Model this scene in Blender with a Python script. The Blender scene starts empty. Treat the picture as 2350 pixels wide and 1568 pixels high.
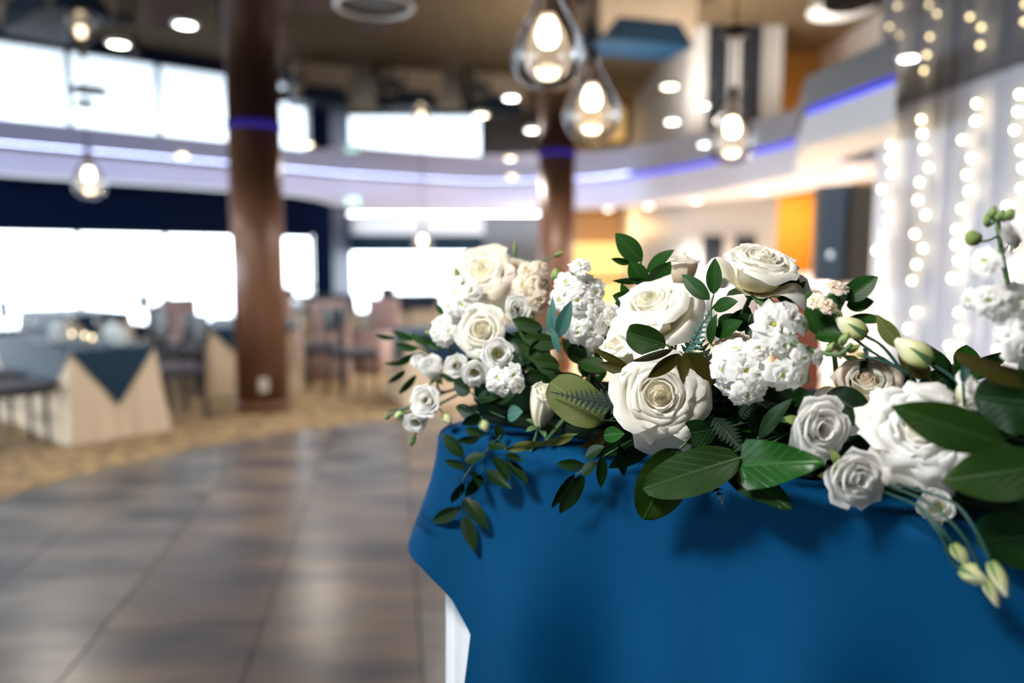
import bpy, math, random
import numpy as np
from mathutils import Vector, Matrix

# ------------------------------------------------------------------ camera, world, exposure
SC = bpy.context.scene
COL = SC.collection
F_PX, CX, CY, CAM_H = 1760.0, 1175.0, 784.0, 1.43
PITCH = math.radians(5.87)
cam_data = bpy.data.cameras.new('camera')
cam = bpy.data.objects.new('camera', cam_data)
COL.objects.link(cam)
cam.location = (0, 0, CAM_H)
cam.rotation_euler = (math.pi / 2 - PITCH, 0, 0)
cam_data.sensor_width = 36.0
cam_data.lens = 36.0 * F_PX / 2350.0
cam_data.clip_start = 0.05
cam_data.clip_end = 200
cam_data.dof.use_dof = True
cam_data.dof.focus_distance = 0.94
cam_data.dof.aperture_fstop = 1.5
cam_data.dof.aperture_blades = 9
SC.camera = cam
SC.view_settings.view_transform = 'Standard'
SC.view_settings.look = 'None'
SC.view_settings.exposure = 1.35
SC.view_settings.gamma = 1.0
SC.view_settings.use_curve_mapping = False
SC.cycles.diffuse_bounces = 7
SC.cycles.transparent_max_bounces = 16

world = bpy.data.worlds.new('overcast_sky')
SC.world = world
world.use_nodes = True
_bg = world.node_tree.nodes['Background']
_bg.inputs[0].default_value = (0.86, 0.94, 1.0, 1)
_bg.inputs[1].default_value = 5.0

CEIL = 2.716


def lamp(name, kind, loc, energy, color, size=0.1, target=None, spot=None):
    d = bpy.data.lights.new(name, kind)
    d.energy = energy
    d.color = color
    if kind == 'AREA':
        d.shape = 'DISK'
        d.size = size
    else:
        d.shadow_soft_size = size
    if spot:
        d.spot_size = math.radians(spot[0])
        d.spot_blend = spot[1]
    o = bpy.data.objects.new(name, d)
    COL.objects.link(o)
    o.location = loc
    if target is not None:
        o.rotation_euler = (Vector(target) - Vector(loc)).to_track_quat('-Z', 'Y').to_euler()
    return o


# added key spot for the head table, unseen; its fixture is modelled further down
lamp('added_key_spot', 'SPOT', (-0.85, 0.26, CEIL - 0.05), 125, (1.0, 0.98, 0.95), 0.25, (0.1, 1.08, 1.2), (72, .9))
lamp('bar_wash_light', 'POINT', (5.4, 14.3, 2.3), 20, (1.0, 0.62, 0.2), 0.15)
lamp('back_bar_light', 'POINT', (2.3, 19.4, 2.3), 35, (1.0, 0.62, 0.25), 0.15)


# ------------------------------------------------------------------ helpers
def lin(h):
    h = h.lstrip('#')
    out = []
    for i in (0, 2, 4):
        c = int(h[i:i + 2], 16) / 255
        out.append(c / 12.92 if c <= 0.04045 else ((c + 0.055) / 1.055) ** 2.4)
    return tuple(out)


def ray(px, py):
    yv = -(py - CY) / F_PX
    yc = math.cos(PITCH) + math.sin(PITCH) * yv
    zc = -math.sin(PITCH) + math.cos(PITCH) * yv
    return np.array([(px - CX) / F_PX / yc, 1.0, zc / yc])


def P(px, py, Y):
    return np.array([0, 0, CAM_H]) + ray(px, py) * Y


def onz(px, py, z=0.0):
    r = ray(px, py)
    return np.array([0, 0, CAM_H]) + r * ((z - CAM_H) / r[2])


def on_line(px, py, p0, d):
    """where the sight line meets the upright plane through p0 along d"""
    r = ray(px, py)
    n = np.array([-d[1], d[0]])
    t = (n @ np.array(p0)) / (n @ r[:2])
    return np.array([0, 0, CAM_H]) + r * t


def nrm(v):
    v = np.asarray(v, float)
    return v / (np.linalg.norm(v) + 1e-12)


MATS = {}


def mat(name, color, rough=0.5, metal=0.0, spec=0.5, color2=None, scale=8.0, stretch=None, bump=0.0, bscale=60.0,
        emit=None, estr=0.0, detail=3.0, lo=0.35, hi=0.65, sheen=0.0):
    if name in MATS:
        return MATS[name]
    m = bpy.data.materials.new(name)
    m.use_nodes = True
    nt = m.node_tree
    b = nt.nodes['Principled BSDF']
    b.inputs['Base Color'].default_value = (*color, 1)
    b.inputs['Roughness'].default_value = rough
    b.inputs['Metallic'].default_value = metal
    b.inputs['Specular IOR Level'].default_value = spec
    if sheen:
        b.inputs['Sheen Weight'].default_value = sheen
    if emit:
        b.inputs['Emission Color'].default_value = (*emit, 1)
        b.inputs['Emission Strength'].default_value = estr
    if color2 is not None or bump:
        tc = nt.nodes.new('ShaderNodeTexCoord')
        mp = nt.nodes.new('ShaderNodeMapping')
        if stretch:
            mp.inputs['Scale'].default_value = stretch
        nt.links.new(tc.outputs['Object'], mp.inputs[0])
    if color2 is not None:
        n = nt.nodes.new('ShaderNodeTexNoise')
        n.inputs['Scale'].default_value = scale
        n.inputs['Detail'].default_value = detail
        r = nt.nodes.new('ShaderNodeValToRGB')
        r.color_ramp.elements[0].position = lo
        r.color_ramp.elements[1].position = hi
        r.color_ramp.elements[0].color = (*color, 1)
        r.color_ramp.elements[1].color = (*color2, 1)
        nt.links.new(mp.outputs[0], n.inputs['Vector'])
        nt.links.new(n.outputs[0], r.inputs[0])
        nt.links.new(r.outputs[0], b.inputs['Base Color'])
    if bump:
        n2 = nt.nodes.new('ShaderNodeTexNoise')
        n2.inputs['Scale'].default_value = bscale
        n2.inputs['Detail'].default_value = 2
        bp = nt.nodes.new('ShaderNodeBump')
        bp.inputs['Strength'].default_value = bump
        bp.inputs['Distance'].default_value = 0.004
        nt.links.new(mp.outputs[0], n2.inputs['Vector'])
        nt.links.new(n2.outputs[0], bp.inputs['Height'])
        nt.links.new(bp.outputs[0], b.inputs['Normal'])
    MATS[name] = m
    return m


def emat(name, color, strength):
    if name in MATS:
        return MATS[name]
    m = bpy.data.materials.new(name)
    m.use_nodes = True
    nt = m.node_tree
    nt.nodes.clear()
    e = nt.nodes.new('ShaderNodeEmission')
    e.inputs[0].default_value = (*color, 1)
    e.inputs[1].default_value = strength
    o = nt.nodes.new('ShaderNodeOutputMaterial')
    nt.links.new(e.outputs[0], o.inputs[0])
    MATS[name] = m
    return m


def glassmat(name, tint=(1, 1, 1), ior=1.5, boost=1.0):
    """thin clear glass: see-through with fresnel reflections"""
    if name in MATS:
        return MATS[name]
    m = bpy.data.materials.new(name)
    m.use_nodes = True
    nt = m.node_tree
    nt.nodes.clear()
    t = nt.nodes.new('ShaderNodeBsdfTransparent')
    t.inputs[0].default_value = (*tint, 1)
    g = nt.nodes.new('ShaderNodeBsdfGlossy')
    g.inputs['Roughness'].default_value = 0.02
    f = nt.nodes.new('ShaderNodeFresnel')
    f.inputs[0].default_value = ior
    mu = nt.nodes.new('ShaderNodeMath')
    mu.operation = 'MULTIPLY'
    mu.use_clamp = True
    mu.inputs[1].default_value = boost
    x = nt.nodes.new('ShaderNodeMixShader')
    o = nt.nodes.new('ShaderNodeOutputMaterial')
    nt.links.new(f.outputs[0], mu.inputs[0])
    nt.links.new(mu.outputs[0], x.inputs[0])
    nt.links.new(t.outputs[0], x.inputs[1])
    nt.links.new(g.outputs[0], x.inputs[2])
    nt.links.new(x.outputs[0], o.inputs[0])
    MATS[name] = m
    return m


def wloc(o):
    l = np.zeros(3)
    while o is not None:
        l = l + np.array(o.location)
        o = o.parent
    return l


class MB:
    """collects shapes for one mesh"""
    def __init__(self):
        self.v, self.f, self.uv, self.n = [], [], [], 0

    def add(self, v, f, uv=None):
        v = np.asarray(v, float)
        self.v.append(v)
        self.uv.append(np.zeros((len(v), 2)) if uv is None else np.asarray(uv, float))
        self.f += [tuple(i + self.n for i in q) for q in f]
        self.n += len(v)
        return self

    def box(self, c, s, rz=0.0, bev=0.0):
        c = np.asarray(c, float)
        h = np.asarray(s, float) / 2
        if bev <= 0:
            v = np.array([[x, y, z] for x in (-1, 1) for y in (-1, 1) for z in (-1, 1)], float) * h
            f = [(0, 1, 3, 2), (4, 6, 7, 5), (0, 4, 5, 1), (2, 3, 7, 6), (0, 2, 6, 4), (1, 5, 7, 3)]
        else:
            b = min(bev, h.min() * 0.9)
            rings = []
            def ring(hx, hy, z):
                return [[hx - b, -hy, z], [hx, -hy + b, z], [hx, hy - b, z], [hx - b, hy, z],
                        [-hx + b, hy, z], [-hx, hy - b, z], [-hx, -hy + b, z], [-hx + b, -hy, z]]
            rings.append(ring(h[0] - b * .7, h[1] - b * .7, -h[2]))
            rings.append(ring(h[0], h[1], -h[2] + b))
            rings.append(ring(h[0], h[1], h[2] - b))
            rings.append(ring(h[0] - b * .7, h[1] - b * .7, h[2]))
            v = np.array(sum(rings, []), float)
            f = [tuple(range(7, -1, -1)), tuple(range(24, 32))]
            for k in range(3):
                for i in range(8):
                    j = (i + 1) % 8
                    f.append((k * 8 + i, k * 8 + j, k * 8 + 8 + j, k * 8 + 8 + i))
        cz, sz = math.cos(rz), math.sin(rz)
        R = np.array([[cz, -sz, 0], [sz, cz, 0], [0, 0, 1]])
        return self.add(v @ R.T + c, f)

    def prism(self, poly, z0, z1):
        n = len(poly)
        v = [[p[0], p[1], z0] for p in poly] + [[p[0], p[1], z1] for p in poly]
        f = [tuple(range(n - 1, -1, -1)), tuple(range(n, 2 * n))]
        f += [(i, (i + 1) % n, n + (i + 1) % n, n + i) for i in range(n)]
        return self.add(v, f)

    def lathe(self, prof, c=(0, 0, 0), n=24, cap=True):
        v, f = [], []
        for r, z in prof:
            for k in range(n):
                a = 2 * math.pi * k / n
                v.append([r * math.cos(a), r * math.sin(a), z])
        for i in range(len(prof) - 1):
            for k in range(n):
                j = (k + 1) % n
                f.append((i * n + k, i * n + j, i * n + n + j, i * n + n + k))
        if cap:
            f.append(tuple(range(n - 1, -1, -1)))
            f.append(tuple(range((len(prof) - 1) * n, len(prof) * n)))
        return self.add(np.array(v) + np.asarray(c, float), f)

    def tube(self, pts, r, n=7):
        pts = np.asarray(pts, float)
        m = len(pts)
        rr = np.full(m, r) if np.isscalar(r) else np.asarray(r, float)
        tan = np.gradient(pts, axis=0)
        up = np.array([0.13, 0.31, 0.94])
        v, f, uv = [], [], []
        for i in range(m):
            t = nrm(tan[i])
            a = np.cross(t, up)
            if np.linalg.norm(a) < 0.1:
                a = np.cross(t, [1, 0, 0])
            a = nrm(a)
            b = np.cross(t, a)
            for k in range(n):
                q = 2 * math.pi * k / n
                v.append(pts[i] + rr[i] * (a * math.cos(q) + b * math.sin(q)))
                uv.append((k / n, i / (m - 1)))
        for i in range(m - 1):
            for k in range(n):
                j = (k + 1) % n
                f.append((i * n + k, i * n + j, i * n + n + j, i * n + n + k))
        f.append(tuple(range(n - 1, -1, -1)))
        f.append(tuple(range((m - 1) * n, m * n)))
        return self.add(v, f, uv)

    def ball(self, c, r, n=12, m=8, sc=(1, 1, 1)):
        prof = [(math.sin(math.pi * i / m) * r + 1e-5, -math.cos(math.pi * i / m) * r) for i in range(m + 1)]
        k = MB().lathe(prof, n=n)
        return self.add(k.v[0] * np.array(sc) + np.asarray(c, float), k.f)

    def obj(self, name, m, parent=None, smooth=False, uv=False):
        v = np.concatenate(self.v)
        if parent is not None:
            v = v - wloc(parent)
        me = bpy.data.meshes.new(name)
        me.from_pydata(v.tolist(), [], self.f)
        if uv:
            u = np.concatenate(self.uv)
            lay = me.uv_layers.new(name='UVMap')
            idx = np.zeros(len(me.loops), dtype=np.int32)
            me.loops.foreach_get('vertex_index', idx)
            lay.data.foreach_set('uv', u[idx].astype(np.float32).ravel())
        if smooth:
            me.shade_smooth()
        me.materials.append(m)
        o = bpy.data.objects.new(name, me)
        COL.objects.link(o)
        if parent is not None:
            o.parent = parent
        return o


def tag(o, label=None, cat=None, group=None, kind=None):
    for k, v in (('label', label), ('category', cat), ('group', group), ('kind', kind)):
        if v:
            o[k] = v
    return o


def thing(name, loc, label, cat, group=None, rz=0.0):
    o = bpy.data.objects.new(name, None)
    COL.objects.link(o)
    o.empty_display_size = 0.05
    o.location = [float(x) for x in loc]
    o.rotation_euler = (0, 0, rz)
    return tag(o, label, cat, group)


def dup(root, loc, rz, label=None, group=None):
    r = root.copy()
    COL.objects.link(r)
    r.location = [float(x) for x in loc]
    r.rotation_euler = (0, 0, rz)
    tag(r, label, None, group)
    for ch in list(root.children):
        c = ch.copy()
        COL.objects.link(c)
        c.parent = r
        for g in list(ch.children):
            d = g.copy()
            COL.objects.link(d)
            d.parent = c
    return r


def gridf(nu, nv):
    return [(j * nu + i, j * nu + i + 1, (j + 1) * nu + i + 1, (j + 1) * nu + i) for j in range(nv - 1) for i in range(nu - 1)]


# ------------------------------------------------------------------ materials of the room
m_white = mat('white_paint', (0.84, 0.84, 0.86), 0.5)
m_lav = mat('white_paint_led_tint', (0.80, 0.82, 0.95), 0.45)  # white bulkhead; lavender tint of the LED glow put into its colour
m_navy = mat('navy_paint', (.002, .012, .060), 0.6, spec=.1)
m_blind = mat('navy_blind', lin('#123448'), 0.6)
m_frame = mat('dark_metal_frame', lin('#20303c'), 0.4, 0.3)
m_ceil = mat('black_stretch_film', (0.006, 0.006, 0.008), 0.015, spec=0.20)
m_carpet = mat('gold_patterned_carpet', lin('#ad9570'), 0.95, color2=lin('#6e6050'), scale=9, lo=.38, hi=.62, bump=.3, bscale=300, spec=0.15)
m_slate = mat('slate_tile', lin('#75726f'), 0.30, color2=lin('#3e424b'), scale=1.5, stretch=(1.0, 2.6, 1), lo=.36, hi=.66, detail=5, bump=.12, bscale=14, spec=0.45)
m_slate2 = mat('slate_tile_brown', lin('#7d7167'), 0.28, color2=lin('#484a52'), scale=1.3, stretch=(0.9, 2.8, 1), lo=.34, hi=.66, detail=5, bump=.12, bscale=12, spec=0.45)
m_grout = mat('dark_grout', lin('#3a3836'), 0.8)
m_wood = mat('brown_wood_veneer', lin('#83604b'), 0.38, color2=lin('#5f3d2c'), scale=3, stretch=(9, 9, .5), lo=.3, hi=.7, spec=0.45)
m_brick = mat('grey_stone_wall', lin('#8b8e97'), 0.8, color2=lin('#6c6f78'), scale=5, stretch=(1, 1, 4), bump=.4, bscale=12)
m_tan = mat('tan_wall', lin('#a98a6a'), 0.7)
m_amber = mat('amber_wall', lin('#d6a650'), 0.7)
m_glass = glassmat('window_glass', (0.97, 0.99, 1.0))
m_black = mat('black_paint', (0.012, 0.013, 0.016), 0.45)

# ------------------------------------------------------------------ the setting
G0, GD = np.array([-8.88, 13.3]), nrm([0.78, 0.62])


def gpt(s, off=0.0):
    return G0 + GD * s + np.array([-GD[1], GD[0]]) * off


def wallbox(mb, s0, s1, z0, z1, th=0.16, off=0.0):
    a, b = gpt(s0, off), gpt(s1, off)
    c, d = gpt(s1, off + th), gpt(s0, off + th)
    mb.prism([a, b, c, d], z0, z1)


S_M = [1.24 + 1.51 * k for k in range(-7, 4)]
ROOM = [(-15.0, -2.7), (6, -2.7), (6, 21.2), (-4.77, 21.2), tuple(gpt(S_M[-1], .16)), tuple(gpt(S_M[0], .16)), (-15.0, gpt(S_M[0])[1] - 1)]
floor = MB().prism(ROOM, -0.12, 0.0).obj('floor', m_carpet)
tag(floor, kind='structure')
ceil = MB().prism(ROOM, CEIL, CEIL + 0.1).obj('ceiling', m_ceil)
tag(ceil, kind='structure')
tag(MB().prism([(-70, -60), (60, -60), (60, 80), (-70, 80)], -.6, -.3).obj('ground', mat('pale_snowy_ground', (.72, .74, .78), .9, color2=(.6, .62, .66), scale=.2)), kind='structure')

WTOP, WSILL = 2.02, 0.20
mb = MB()
wallbox(mb, S_M[0], S_M[-1], WTOP, CEIL)
wl = tag(mb.obj('wall_left', m_navy), kind='structure')
mb = MB()
wallbox(mb, S_M[0], S_M[-1], 0, WSILL)
tag(mb.obj('baseboard_left', m_navy), kind='structure')
for k in range(len(S_M) - 1):
    a, b = S_M[k], S_M[k + 1]
    mb = MB()
    wallbox(mb, a, a + .05, WSILL, WTOP, .10, .02)
    wallbox(mb, b - .035, b, WSILL, WTOP, .10, .02)
    wallbox(mb, a + .05, b - .035, WSILL, WSILL + .06, .10, .02)
    wallbox(mb, a + .05, b - .035, WTOP - .06, WTOP, .10, .02)
    w = tag(mb.obj('window_%d' % (k + 1), m_frame), kind='structure')
    mb = MB()
    wallbox(mb, a + .05, b - .035, WSILL + .06, WTOP - .06, .008, .06)
    mb.obj('pane', m_glass, w)

# corner pier between the two glazed walls
c0, c1 = gpt(S_M[-1]), np.array([-4.77, 21.0])
tag(MB().prism([c0, c0 + [0.42, 0.05], c1 + [0.42, 0], c1], 0, CEIL).obj('wall_corner', m_navy), kind='structure')

YB = 21.0
XW0, XW1 = -4.77, -0.775
wb = tag(MB().prism([(XW0, YB), (XW1, YB), (XW1, YB + .2), (XW0, YB + .2)], 2.18, CEIL).obj('wall_back', m_white), kind='structure')
tag(MB().prism([(XW0, YB), (XW1, YB), (XW1, YB + .2), (XW0, YB + .2)], 1.76, 2.18).obj('trim_1', m_blind), kind='structure')
mb = MB()
for x0, x1, z0, z1 in ((XW0, XW0 + .08, 0, 1.76), (XW1 - .08, XW1, 0, 1.76), (XW0 + .08, XW1 - .08, 0, .1), (XW0 + .08, XW1 - .08, 1.70, 1.76)):
    mb.box(((x0 + x1) / 2, YB + .05, (z0 + z1) / 2), (x1 - x0, .1, z1 - z0))
w = tag(mb.obj('window_11', m_frame), kind='structure')
MB().box(((XW0 + XW1) / 2, YB + .05, .9), (XW1 - XW0 - .16, .01, 1.6)).obj('pane', m_glass, w)
tag(MB().prism([(XW1, YB), (1.55, YB), (1.55, YB + .2), (XW1, YB + .2)], 0, CEIL).obj('wall_stone', m_brick), kind='structure')
tag(MB().prism([(1.55, YB), (3.4, YB), (3.4, YB + .2), (1.55, YB + .2)], 0, CEIL).obj('wall_bar', m_tan), kind='structure')
YW = 13.5
tag(MB().prism([(3.03, YW), (4.62, YW), (4.62, YW + .15), (3.18, YW + .15), (3.18, YB), (3.03, YB)], 0, CEIL).obj('wall_right', m_white), kind='structure')
tag(MB().prism([(4.47, YW + .16), (4.62, YW + .16), (4.62, 15.2), (6.0, 15.2), (6.0, 15.35), (4.47, 15.35)], 0, CEIL).obj('wall_passage', m_amber), kind='structure')
tag(MB().prism([(5.9, -2.6), (6.0, -2.6), (6.0, 15.19), (5.9, 15.19)], 0, CEIL).obj('wall_side', m_white), kind='structure')
tag(MB().prism([(-8.5, -2.7), (5.9, -2.7), (5.9, -2.6), (-8.5, -2.6)], 0, CEIL).obj('wall_light_block', mat('warm_grey_paint', (.30, .28, .27), .7)), kind='structure')  # unseen wall added behind the camera to hold back frontal light
m_door = mat('dark_blue_door', lin('#2b3440'), 0.4)
m_steel = mat('brushed_steel', (0.55, 0.55, 0.56), 0.35, 1.0)
for k, (x0, x1) in enumerate(((3.32, 3.68), (3.88, 4.25))):
    d = MB().box(((x0 + x1) / 2, YW - .03, .955), (x1 - x0, .05, 1.90), bev=.006).obj('door_%d' % (k + 1), m_door)
    tag(d, kind='structure')
    MB().box((x0 + .05, YW - .08, 1.0), (.025, .04, .16), bev=.005).obj('handle', m_steel, d)
    mb = MB()
    for xa, xb, za, zb in ((x0 - .05, x0, 0, 1.96), (x1, x1 + .05, 0, 1.96), (x0, x1, 1.905, 1.96)):
        mb.box(((xa + xb) / 2, YW - .03, (za + zb) / 2), (xb - xa, .06, zb - za))
    mb.obj('door_frame', m_white, d)

# dance floor: slate tiles clipped to a round edge
AX, BX = np.array([-0.152, 0.988]), np.array([0.988, 0.152])
DC, DR = np.array([0.5, 3.5]), 3.72
MB().lathe([(DR + .03, 0.0005), (DR + .03, 0.003)], (DC[0], DC[1], 0), n=96).obj('grout', m_grout, floor)


def clip_circle(poly, n=96):
    for k in range(n):
        a = 2 * math.pi * k / n
        nx = np.array([math.cos(a), math.sin(a)])
        out = []
        for i in range(len(poly)):
            p, q = poly[i], poly[(i + 1) % len(poly)]
            dp, dq = (p - DC) @ nx - DR, (q - DC) @ nx - DR
            if dp <= 0:
                out.append(p)
            if dp * dq < 0:
                out.append(p + (q - p) * (dp / (dp - dq)))
        poly = out
        if len(poly) < 3:
            return []
    return poly


rnd = random.Random(5)
T0 = onz(140, 1568)[:2]
TW, TL, J = 0.612, 1.22, 0.004
for i in range(-8, 10):
    for j in range(-6, 7):
        o = T0 + BX * (i * TW) + AX * (j * TL + (i % 2) * TL / 2 + .35)
        q = [o + BX * J + AX * J, o + BX * (TW - J) + AX * J, o + BX * (TW - J) + AX * (TL - J), o + BX * J + AX * (TL - J)]
        q = clip_circle(q)
        if len(q) < 3:
            continue
        ar = sum(q[a][0] * q[(a + 1) % len(q)][1] - q[(a + 1) % len(q)][0] * q[a][1] for a in range(len(q))) / 2
        if abs(ar) < 0.02:
            continue
        t = MB().prism(q, 0.0032, 0.007 + rnd.random() * .0006).obj('tile', m_slate if rnd.random() < .55 else m_slate2, floor)

# floating ring bulkhead under the ceiling with its blue light strip
m_led = emat('blue_led_strip', (0.10, 0.10, 1.0), 2.0)
front = [(-9.4, 4.8), (-7.6, 6.7), (-5.72, 8.57), (-3.91, 10.2), (-2.69, 11.4), (-1.22, 12.3), (-.47, 12.66), (.39, 12.45), (1.53, 12.0), (2.49, 10.3), (3.05, 8.4), (3.12, 7.4)]


def resample(pts, n):
    pts = np.asarray(pts, float)
    d = np.r_[0, np.cumsum(np.linalg.norm(np.diff(pts, axis=0), axis=1))]
    s = np.linspace(0, d[-1], n)
    p = np.stack([np.interp(s, d, pts[:, k]) for k in range(pts.shape[1])], 1)
    for _ in range(3):
        p[1:-1] = .5 * p[1:-1] + .25 * (p[:-2] + p[2:])
    return p


fr = resample(front, 60)
tn = np.gradient(fr, axis=0)
nn = np.stack([-tn[:, 1], tn[:, 0]], 1)
nn /= np.linalg.norm(nn, axis=1)[:, None]


def ringz(x):
    return float(np.interp(x, [-5.7, -2.75, -2.65, 1.0, 2.5, 3.1], [2.42, 2.40, 2.28, 2.28, 2.32, 2.38]))


ZT = CEIL - .03
v, f = [], []
for i in range(60):
    u = i / 59
    wdt = 0.34 if u < .72 else 0.34 + .75 * min(1, (u - .72) / .15)
    xx = fr[i][0]
    zb = ringz(xx)
    b = fr[i] + nn[i] * wdt
    v += [[*fr[i], zb], [*fr[i], ZT], [*b, ZT], [*b, zb]]
for i in range(59):
    for k in range(4):
        f.append((i * 4 + k, i * 4 + (k + 1) % 4, i * 4 + 4 + (k + 1) % 4, i * 4 + 4 + k))
f += [(0, 1, 2, 3), (59 * 4 + 3, 59 * 4 + 2, 59 * 4 + 1, 59 * 4)]
ringb = tag(MB().add(v, f).obj('ceiling_bulkhead', m_lav), 'long curved white bulkhead floating below the black mirror ceiling', 'bulkhead', kind='structure')
v, f = [], []
LED0 = 42
for i in range(LED0, 60):
    a, b = fr[i] + nn[i] * .01, fr[i] + nn[i] * .03
    v += [[*a, ZT + .0005], [*a, ZT + .012], [*b, ZT + .012], [*b, ZT + .0005]]
for i in range(59 - LED0):
    for k in range(4):
        f.append((i * 4 + k, i * 4 + (k + 1) % 4, i * 4 + 4 + (k + 1) % 4, i * 4 + 4 + k))
MB().add(v, f).obj('led_strip', m_led, ringb)
up = [(2.52, 6.77), (2.69, 5.52), (3.14, 6.5), (3.10, 8.2), (3.0, 8.3)]
step = tag(MB().prism(up, 2.42, ZT).obj('ceiling_step', m_white), 'stepped white bulkhead beside the white curtain', 'bulkhead', kind='structure')
MB().prism([(2.53, 6.77), (2.70, 5.56), (2.715, 5.59), (2.55, 6.77)], ZT + .0005, ZT + .012).obj('led_strip', m_led, step)
# added light line in the ceiling to brighten the bulkhead's face
v, f = [], []
WASH = 47
for i in range(WASH):
    a, b = fr[i] - nn[i] * .26, fr[i] - nn[i] * .23
    v += [[*a, CEIL - .0018], [*a, CEIL - .0008], [*b, CEIL - .0008], [*b, CEIL - .0018]]
for i in range(WASH - 1):
    for k in range(4):
        f.append((i * 4 + k, i * 4 + (k + 1) % 4, i * 4 + 4 + (k + 1) % 4, i * 4 + 4 + k))
MB().add(v, f).obj('added_wash_strip', emat('added_wash_glow', (.52, .60, 1.0), 9.0), ringb)
# light line added to brighten the back wall, unseen behind the bulkhead
tag(MB().box(((XW0 + 1.5) / 2, YB - .45, CEIL - .004), (1.5 - XW0 - .2, .04, .006)).obj('added_back_strip', emat('added_back_glow', (.85, .92, 1.0), 24.0)),
    'added slim light line over the white wall above the far window', 'light strip')
# hangers that carry the bulkheads from the ceiling
mb = MB()
for i in (2, 10, 18, 26, 34, 42, 50, 57):
    p = fr[i] + nn[i] * .2
    mb.box((p[0], p[1], (ZT + CEIL) / 2), (.03, .03, CEIL - ZT))
mb.obj('hanger', m_black, ringb)
MB().box((2.85, 6.8, (ZT + CEIL) / 2), (.03, .03, CEIL - ZT)).obj('hanger', m_black, step)

# columns
m_ledv = emat('violet_led_ring', (0.12, 0.08, 1.0), .14)
m_plate = mat('white_plastic', (0.75, 0.73, 0.70), 0.4)


def column(base, r, label):
    t = thing('wooden_column', (base[0], base[1], 0), label, 'column')
    t['kind'] = 'structure'
    c = (base[0], base[1], 0)
    MB().lathe([(r, 0.005), (r, CEIL - .03)], c, n=40).obj('shaft', m_wood, t, True)
    MB().lathe([(r + .02, 0.004), (r + .02, .09), (r + .008, .1)], c, n=40).obj('plinth', m_wood, t, True)
    MB().lathe([(r + .012, CEIL - .03), (r + .012, CEIL - .008)], c, n=40).obj('led_ring', m_ledv, t, True)
    return t


b1 = onz(604, 938)
col1 = column(b1, 0.245, 'thick brown wood column with a white socket plate near its foot')
d = nrm(-b1[:2] + np.array([0.35, 0]))
a = math.atan2(d[1], d[0])
pl = MB().box((b1[0] + d[0] * .249, b1[1] + d[1] * .249, .27), (.012, .085, .13), a, .003).obj('socket_plate', m_plate, col1)
for dz in (-.03, .03):
    MB().box((b1[0] + d[0] * .256, b1[1] + d[1] * .256, .27 + dz), (.006, .036, .03), a, .002).obj('socket', mat('grey_plastic', (.35, .35, .35), .5), pl)
c2 = P(1277, 600, 9.3)
column(c2, 0.215, 'far brown wood column rising behind the white flowers')

# bits on the far walls
m_exit = emat('pale_cyan_sign_light', (0.65, 1.0, 0.95), .8)
p = on_line(812, 462, fr[32], nrm(fr[34] - fr[30]))
t = thing('lit_sign', (p[0], p[1] - .06, p[2]), 'small pale cyan lit sign box on the curved bulkhead', 'sign')
MB().box((p[0], p[1] - .05, p[2]), (.24, .05, .15), bev=.008).obj('housing', m_plate, t)
MB().box((p[0], p[1] - .078, p[2]), (.20, .006, .11)).obj('face', m_exit, t)

m_barlight = emat('amber_backlit_panel', (1.0, 0.60, 0.20), .8)
t = thing('bar_counter', (2.15, 20.1, 0), 'glowing amber bar counter at the far end of the hall', 'bar')
MB().box((2.15, 20.1, .50), (1.5, .5, 1.0), bev=.02).obj('body', m_wood, t)
MB().box((2.15, 20.08, 1.03), (1.6, .6, .06), bev=.01).obj('counter_top', mat('dark_stone', (.05, .05, .055), .2), t)
for k in range(3):
    MB().box((1.66 + .49 * k, 19.84, .52), (.44, .02, .84)).obj('lit_panel', m_barlight, t)
t = thing('back_bar_shelf', (2.35, 20.9, 0), 'warm lit back bar shelf behind the amber counter', 'shelf')
MB().box((2.35, 20.92, 1.5), (1.5, .06, .9)).obj('back_panel', m_barlight, t)
for k in range(3):
    MB().box((2.35, 20.82, 1.15 + .3 * k), (1.5, .22, .025)).obj('shelf_board', m_wood, t)
for sx in (-.76, .76):
    MB().box((2.35 + sx, 20.84, .98), (.03, .24, 1.95)).obj('side_panel', m_wood, t)

# ------------------------------------------------------------------ lights on and under the ceiling
m_trim = mat('white_metal_trim', (0.7, 0.7, 0.7), 0.4)
m_spot = emat('downlight_lens', (1.0, 0.93, 0.82), 7.0)
m_spotw = emat('warm_downlight_lens', (1.0, 0.80, 0.55), 6.0)


def downlight(p, z, label, mt, r=.055, lit=34):
    t = thing('downlight', (p[0], p[1], z), label, 'downlight')
    MB().lathe([(r + .018, z - .012), (r + .02, z - .006), (r + .02, z - .0005)], (p[0], p[1], 0), n=20).obj('trim_ring', m_trim, t, True)
    MB().lathe([(r, z - .017), (r, z - .0125)], (p[0], p[1], 0), n=20).obj('lens', mt, t)
    if lit:
        l = lamp('downlight_beam', 'SPOT', (p[0], p[1], z - .03), lit, (1.0, .90, .78), .05, (p[0], p[1], 0), (160, .5))
        l.parent = t
        l.location = (0, 0, -.03)


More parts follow.
